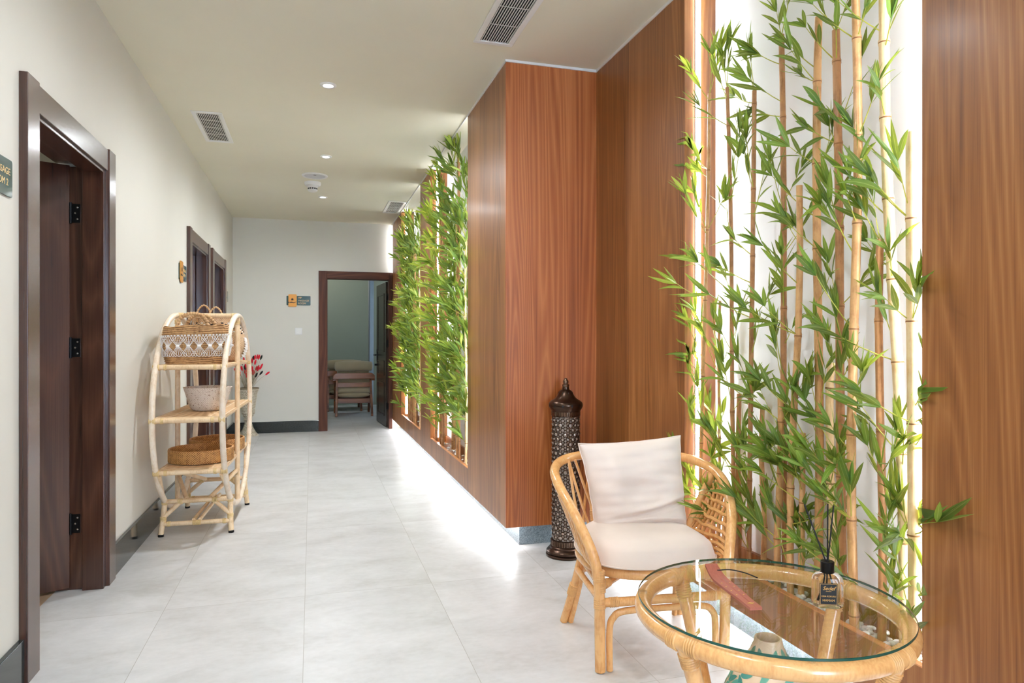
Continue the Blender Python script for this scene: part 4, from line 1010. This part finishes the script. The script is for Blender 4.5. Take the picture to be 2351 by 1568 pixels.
# seat cushion: round fat pad
sc_ = thing('seat_cushion', 'round blush linen seat cushion lying on the rattan armchair', 'cushion', (CHX, CHY, 0.356), CHR)
f = MB(); NR, NA = 16, 72; vs = []
for i in range(2 * NR + 1):
    u = i / NR - 1                                          # -1 bottom centre ... 0 rim ... 1 top centre
    q = 1 - abs(u)
    for j in range(NA):
        a = 2 * PI * j / NA; rr = (1 - (1 - q) ** 2.6) if q < 1 else 1
        x, y = sup(a, .262 * (q ** .9 if q < 1 else 1), .245 * (q ** .9 if q < 1 else 1), 2.7)
        th = (max(0, 1 - q ** 4.2)) ** 0.5
        wv = mnoise.noise(Vector((x * 6, y * 6, u))) * 0.006
        zz = 0.020 + math.copysign((0.086 if u > 0 else 0.019) * th, u) + wv * th + (0.016 * (y / .24) ** 2 if u > 0 else 0)
        vs.append((x, y - 0.022, max(zz, 0.001 + 0.0005 * q)))
f.add(vs, [(i * NA + j, i * NA + (j + 1) % NA, (i + 1) * NA + (j + 1) % NA, (i + 1) * NA + j) for i in range(2 * NR) for j in range(NA)])
f.build('cover', M['cushion'], sc_, smooth=True, weld=True)
rim = [(sup(2 * PI * j / 90, .264, .247, 2.7)[0], sup(2 * PI * j / 90, .264, .247, 2.7)[1] - 0.022, 0.021) for j in range(90)]
f = MB(); f.tube(rim, 0.0032, 6, closed=True); f.build('piping', M['cushion'], sc_, smooth=True)
bc = thing('back_cushion', 'square blush linen back cushion leaning in the rattan armchair', 'cushion', (CHX, CHY, 0), CHR)
xf = Matrix.Translation((0.026, 0.13, 0.582)) @ Matrix.Rotation(math.radians(-3.0), 4, 'Y') @ Matrix.Rotation(math.radians(90 - 14), 4, 'X')
f = pillow(0.452, 0.405, 0.16, 72, 2, 0.012, 0.016, 0.13, ((-0.52, 0.16, 0.06, 0.05), (-0.70, -0.05, -0.06, 0.05))); f.build('cover', M['cushion'], bc, smooth=True, weld=True, xf=xf, sharp=0)
e = []
for i in range(160):
    s_ = i / 40.0; k = int(s_); q = (s_ - k) * 2 - 1
    x, y = ((q, -1), (1, q), (-q, 1), (-1, -q))[k]
    c = 1 + 0.03 * abs(x * y) ** 6
    c = 1 + 0.012 * abs(x * y) ** 6
    e.append((x * .452 / 2 * (1 - .045 * (1 - y * y) * abs(x) ** 3) * c * (1 - .13 * (.5 - y / 2)), y * .405 / 2 * (1 - .045 * (1 - x * x) * abs(y) ** 3) * c, 0.004 * math.sin(i * .7)))
f = MB(); f.tube(e, 0.0032, 6, closed=True); f.build('piping', M['cushion'], bc, smooth=True, xf=xf)

# ------------------------------------------------------------------ round glass table
TX, TY, TR, TZ = 1.048, 1.391, 0.3075, 0.585
tb = thing('glass_table', 'round rattan side table with a clear glass top in the foreground', 'table', (TX, TY, 0))
f = MB(); f.tube([((TR - .012) * math.cos(2 * PI * i / 96), (TR - .012) * math.sin(2 * PI * i / 96), TZ - 0.031) for i in range(96)], 0.0205, 16, closed=True); f.build('rim', M['rattan_honey'], tb, smooth=True)
g = MB(); g.lathe([(0.0005, TZ), (TR - 0.001, TZ)], seg=128); g.lathe([(TR - 0.001, TZ - 0.006), (0.0005, TZ - 0.006)], seg=128)
gl = g.build('glass_top', M['table_glass'], tb)
g = MB(); g.lathe([(TR - 0.001, TZ - 0.006), (TR, TZ - 0.005), (TR, TZ - 0.001), (TR - 0.001, TZ)], seg=128); part_label(g.build('glass_edge', M['glass_edge'], gl, smooth=True), 'dark green polished glass edge')
wb = Binder('binding', M['wrap_honey'], tb)
for k, dg_ in enumerate((198, 104, 18, -72)):
    a = math.radians(dg_); c, s = math.cos(a), math.sin(a)
    pts = spline([((TR - .012) * c, (TR - .012) * s, TZ - 0.035), (.265 * c, .265 * s, .47), (.205 * c, .205 * s, .29), (.175 * c, .175 * s, .16), (.195 * c, .195 * s, .004)], 6)
    f = MB(); f.tube(pts, 0.0185, 12); f.build('leg', M['rattan_honey'], tb, smooth=True)
    wrap(wb, pts[3], pts[4] - pts[2], 0.0188, 6, 0.006)
    for q in (-1, 1):
        aa = a + q * 0.085; wrap(wb, ((TR - .012) * math.cos(aa), (TR - .012) * math.sin(aa), TZ - 0.031), (-math.sin(aa), math.cos(aa), 0), 0.0208, 5, 0.006)
f = MB(); f.lathe([(0.0005, .192), (.165, .192), (.17, .198), (.165, .204), (0.0005, .204)], seg=64); f.build('lower_shelf', M['cane_mat'], tb, smooth=True)
for dg_ in (150, 62, -28, -112):
    a = math.radians(dg_); f = MB(); f.lathe([(0.0005, TZ - .0061), (.010, TZ - .0061), (.0085, TZ - .012), (.0005, TZ - .013)], ((TR - .012) * math.cos(a), (TR - .012) * math.sin(a), 0), 16); f.build('glass_bumper', M['silicone'], tb, smooth=True)

# turquoise vase on the lower shelf
t = thing('painted_vase', 'cream clay vase with turquoise leaf inlay under the glass table', 'vase', (TX + .005, TY + .01, 0.2045))
vp = [(0.001, 0), (0.055, 0), (0.062, 0.006), (0.088, 0.05), (0.103, 0.10), (0.105, 0.13), (0.099, 0.16), (0.082, 0.195), (0.060, 0.225), (0.042, 0.25), (0.034, 0.268), (0.0325, 0.278), (0.031, 0.284), (0.0265, 0.284), (0.025, 0.275), (0.03, 0.25), (0.06, 0.20), (0.001, 0.15)]
f = MB(); f.lathe(vp, seg=64); f.build('body', M['vase_clay'], t, smooth=True, sharp=60)
def vr(z):
    for (r0, z0), (r1, z1) in zip(vp[1:13], vp[2:13]):
        if z0 <= z <= z1 and z1 > z0: return r0 + (r1 - r0) * (z - z0) / (z1 - z0)
    return 0.03
f = MB(); rnd = random.Random(77)
def vleaf(a0, z0, ang, L, W):
    n = 6; vs = []
    for i in range(n + 1):
        u = i / n; w = W * math.sin(PI * min(1, u * 0.92 + 0.06)) ** 0.8
        for s in (-1, 0, 1):
            du = u * L * math.cos(ang) - s * w * math.sin(ang) * .5; dz = u * L * math.sin(ang) + s * w * math.cos(ang) * .5
            z = max(0.01, min(0.276, z0 + dz)); r = vr(z) + 0.0012; a = a0 + du / max(r, .03); vs.append((r * math.cos(a), r * math.sin(a), z))
    f.add(vs, [q for i in range(n) for q in ((i * 3, i * 3 + 1, i * 3 + 4, i * 3 + 3), (i * 3 + 1, i * 3 + 2, i * 3 + 5, i * 3 + 4))])
for sp_ in range(8):
    a0 = 2 * PI * sp_ / 8 + rnd.uniform(-.1, .1); z = 0.03; lean = rnd.choice((-1, 1)) * 0.5
    while z < 0.185:
        r = vr(z); aa = a0 + lean * math.sin((z - .03) * 14)
        for s in (-1, 1): vleaf(aa + s * .004 / r, z, PI / 2 - s * (0.85 + rnd.uniform(-.2, .2)), rnd.uniform(.026, .036), .014)
        z += 0.021
for k in range(9):
    a = 2 * PI * k / 9; vleaf(a + .2, 0.243, PI / 2 + rnd.uniform(-.4, .4), .026, .013); vleaf(a, 0.222, PI / 2 + rnd.uniform(-.5, .5), .035, .015); vleaf(a + .35, 0.205, rnd.uniform(.2, 1.0), .03, .014)
part_label(f.build('leaf_inlay', M['turquoise'], t, smooth=True, sharp=0), 'turquoise mother-of-pearl leaf pattern')

# reed diffuser
t = thing('reed_diffuser', 'clear reed diffuser bottle with black cap standing on the glass table', 'diffuser', (1.152, 1.318, TZ + 0.0002), math.radians(-24))
def rr_loft(levels, depth_ratio=0.62, n=6):
    f = MB(); vs = []; m = None
    for w, z in levels:
        o = rrect(w, w * depth_ratio if w > .03 else w, (w * depth_ratio if w > .03 else w) * 0.42, n); m = len(o); vs += [(x, y, z) for x, y in o]
    f.add(vs, [(i * m + j, i * m + (j + 1) % m, (i + 1) * m + (j + 1) % m, (i + 1) * m + j) for i in range(len(levels) - 1) for j in range(m)] + [tuple(reversed(range(m)))]); return f
rr_loft([(.058, 0), (.066, .003), (.068, .008), (.068, .058), (.064, .068), (.050, .075), (.030, .078), (.026, .080)]).build('bottle', M['bottle_glass'], t, smooth=True, sharp=50)
f = rr_loft([(.056, .003), (.062, .006), (.064, .010), (.064, .034)]); m_ = len(rrect(.06, .04, .01, 6)); f.f.append(tuple(range(3 * m_, 4 * m_))); f.mi.append(0); f.build('liquid', M['liquid'], t, smooth=True, sharp=50)
f = MB(); f.lathe([(.0145, .078), (.0150, .079), (.0150, .103), (.0140, .104), (.005, .104), (.005, .099)], seg=28); part_label(f.build('cap', M['black'], t, smooth=True, sharp=40), 'black screw collar')
for i, (dx, dy, x0) in enumerate(((-.052, -.004, .02), (.004, .01, -.004), (.012, -.006, -.018))):
    f = MB(); f.tube([(x0, 0.004, .012), (dx * .05, 0.0, .10), (dx, dy, .235)], 0.0017, 6); f.build('reed_stick', M['reed'], t)
f = MB(); f.prism(rrect(.040, .050, .002, 2), 0.0005); lb = f.build('paper_label', M['label_black'], t, xf=Matrix.Translation((-.004, -.0214, .034)) @ Matrix.Rotation(PI / 2, 4, 'X'))
f = MB()
for w, h in ((.0375, .0475),):
    for q in ((-w / 2, w / 2, h / 2 - .0007, h / 2), (-w / 2, w / 2, -h / 2, -h / 2 + .0007), (-w / 2, -w / 2 + .0007, -h / 2, h / 2), (w / 2 - .0007, w / 2, -h / 2, h / 2)): f.box(q[0] - .004, q[1] - .004, -.0222, -.0219, q[2] + .034, q[3] + .034)
f.build('label_border', M['gold_ink'], lb)
for s, sz, z, shr in (('Sedef', .0122, .0435, .35), ('kozmetik', .0032, .0398, 0), ('ODA KOKUSU', .0049, .0278, 0), ('HAMAM', .0075, .0175, 0)):
    if s == 'kozmetik': 
        f = MB(); f.box(-.010, .002, -.0222, -.0219, .0402, .0410); f.build('lettering', M['gold_ink'], lb); continue
    text('lettering', s, sz, M['gold_ink'], lb, (-.004, -.0221, z), (PI / 2, 0, 0), 'CENTER', 0.0001, shr)

# incense holder and its stick
ia, ib = Vector((1.014, 1.585, TZ)), Vector((.975, 1.340, TZ)); dv = ib - ia
t = thing('incense_holder', 'curved red-brown wooden incense holder with gold inlays on the glass table', 'incense holder', ia.lerp(ib, .5), math.atan2(dv.y, dv.x) + PI / 2)
hl = dv.length / 2
def ih(u, v, top):                                           # u along (0 far, upturned), v across
    y = hl - 2 * hl * u; lift = 0.020 * max(0, 1 - u / 0.28) ** 2 + 0.001
    w = 0.0195 * (0.75 + 0.25 * math.sin(PI * min(1, u * 1.15 + .12)))
    groove = -0.0018 * (1 if abs(v) < 0.18 and 0.25 < u < 0.88 else 0)
    return (w * v, y, lift + (0.0062 + groove if top else 0))
f = MB(); nu, nv = 40, 22
for top in (1, 0): f.grid(lambda a, b_: ih(b_, 2 * a - 1, top), nv, nu)
o = (nu + 1) * (nv + 1); w_ = nv + 1
f.f += [(j * w_, (j + 1) * w_, o + (j + 1) * w_, o + j * w_) for j in range(nu)] + [(j * w_ + nv, o + j * w_ + nv, o + (j + 1) * w_ + nv, (j + 1) * w_ + nv) for j in range(nu)] + [(i, o + i, o + i + 1, i + 1) for i in range(nv)] + [(nu * w_ + i, nu * w_ + i + 1, o + nu * w_ + i + 1, o + nu * w_ + i) for i in range(nv)]
f.mi = [0] * len(f.f); f.build('tray', M['incense_wood'], t, smooth=True, sharp=35)
f = MB()
for u in (.36, .46, .57, .68):
    for v in (-.55, .55):
        x, y, z = ih(u, v, 1); f.lathe([(0.0002, z + .0006), (.0019, z + .0006), (.0022, z)], (x, y, 0), 10)
x, y, z = ih(.90, 0, 1); f.prism([(px_ * .9 + x, py_ * .9 + y) for px_, py_ in ((-.011, 0), (-.004, .004), (.0, .007), (.004, .003), (.011, .003), (.006, -.002), (.001, -.006), (-.004, -.003))], .0005)
for i in range(len(f.v)):
    if f.v[i][2] < 0.002: f.v[i] = (f.v[i][0], f.v[i][1], f.v[i][2] + z + 0.0002)
f.build('brass_inlay', M['brass'], t)
t2 = thing('incense_stick', 'thin black incense stick lying out from the wooden holder', 'incense stick', (ia.x, ia.y, TZ))
p0 = Vector((.004, -.022, .016)); f = MB(); f.tube(spline([p0, p0 + Vector((.030, -.012, .003)), p0 + Vector((.060, -.034, -.001)), p0 + Vector((.083, -.056, -.009))], 6), 0.0016, 6); f.build('stick', M['reed'], t2)

# ------------------------------------------------------------------ room beyond the end doorway
def lounge_chair(name, label, x, y, rz):
    t = thing(name, label, 'chair', (x, y, 0), rz, 'wooden lounge chairs of the far room')
    W = 0.31                                                   # +y is the front, the back stands at y = 0
    for s in (-1, 1):
        f = MB(); f.bar((s * (W - .03), -.03, 0), (s * (W - .045), .10, .60), .035, .06, up=(0, 1, 0)); f.build('leg', M['teak_chair'], t, bevel=.004)
        f = MB(); f.bar((s * (W - .03), .66, 0), (s * (W - .03), .52, .57), .035, .06, up=(0, 1, 0)); f.build('leg', M['teak_chair'], t, bevel=.004)
        f = MB(); f.box(s * W - .035 if s > 0 else -W - .02, s * W + .02 if s > 0 else -W + .035, .02, .68, .57, .598); f.build('armrest', M['teak_chair'], t, bevel=.006)
    f = MB(); o = [(-W - .02, .60), (-W - .015, .655), (-W + .03, .695), (W - .03, .695), (W + .015, .655), (W + .02, .60)]
    f.prism([(x_, z_) for x_, z_ in o], .03); f.build('top_rail', M['teak_chair'], t, xf=Matrix.Translation((0, .03, 0)) @ Matrix.Rotation(PI / 2, 4, 'X'), bevel=.005)
    for z, h, yy in ((.50, .075, .055), (.24, .075, .10)):
        f = MB(); f.box(-W + .05, W - .05, yy, yy + .022, z - h / 2, z + h / 2); f.build('back_slat', M['teak_chair'], t, bevel=.004)
    f = MB(); f.box(-W + .03, W - .03, .12, .62, .20, .235); f.box(-W + .03, W - .03, .60, .63, .18, .27); f.build('seat_frame', M['teak_chair'], t)
    def soft(a, b_, c, r): g = MB(); g.box(*a, *b_, *c); return g
    f = pillow(.53, .54, .13, 20, 3, 0, .002); part_label(f.build('seat_pad', M['beige_cushion'], t, smooth=True, weld=True, xf=Matrix.Translation((0, .36, .335)), sharp=0), 'beige seat pad')
    f = pillow(.54, .50, .13, 20, 4, 0, .002); f.build('back_pad', M['beige_cushion'], t, smooth=True, weld=True, xf=Matrix.Translation((0, .17, .60)) @ Matrix.Rotation(math.radians(80), 4, 'X'), sharp=0)
    f = MB(); f.tube([(-.30, .10, .80), (-.285, .10, .80), (-.15, .10, .803), (.15, .10, .803), (.285, .10, .80), (.30, .10, .80)], [.03, .072, .083, .083, .072, .03], 20); f.build('head_pillow', M['beige_cushion'], t, smooth=True, sharp=0)
    return t
lounge_chair('lounge_chair', 'wooden lounge chair seen from behind through the end doorway', .655, 11.22, 0)
lounge_chair('lounge_chair', 'second lounge chair half hidden behind the nearer one in the far room', .545, 12.1, 0)
t = thing('curtain', 'grey curtain hanging at the right of the far room', 'curtain', (1.03, 12.55, 0))
f = MB(); f.grid(lambda u, v: (.05 * math.sin(v * 0 + u * 34) * (0.6 + .4 * v) * .5 + (u - .5) * .12, (u - .5) * 0.7, .03 + 2.55 * v), 60, 10); o = f.build('drape', M['curtain'], t, smooth=True, sharp=0); so = o.modifiers.new('cloth', 'SOLIDIFY'); so.thickness = .004
f = MB(); f.tube([(0, -.5, 2.6), (0, .5, 2.6)], .012, 8); f.build('rail', M['white_metal'], t)
t = thing('added_rear_room_light', 'unseen ceiling lamp added to light the room beyond the end doorway', 'ceiling light', (0.2, 12.2, ZC))  # lamp out of view, added to light the far room
f = MB(); f.lathe([(.001, -.05), (.12, -.045), (.16, -.02), (.16, 0)], seg=32); f.build('shade', M['white'], t, smooth=True)
lamp('added_rear_room_bulb', 'POINT', (0, 0, -.12), 17, (1.0, 0.98, 0.93), .1, parent=t)
t = thing('added_side_room_light', 'unseen ceiling lamp added to light the room behind the open door', 'ceiling light', (-2.6, 3.2, ZC))  # unseen lamp added to lift the wall above the open leaf
f = MB(); f.lathe([(.001, -.05), (.12, -.045), (.16, -.02), (.16, 0)], seg=32); f.build('shade', M['white'], t, smooth=True)
lamp('added_side_room_bulb', 'POINT', (0, 0, -.12), 34, WARM, .1, parent=t)
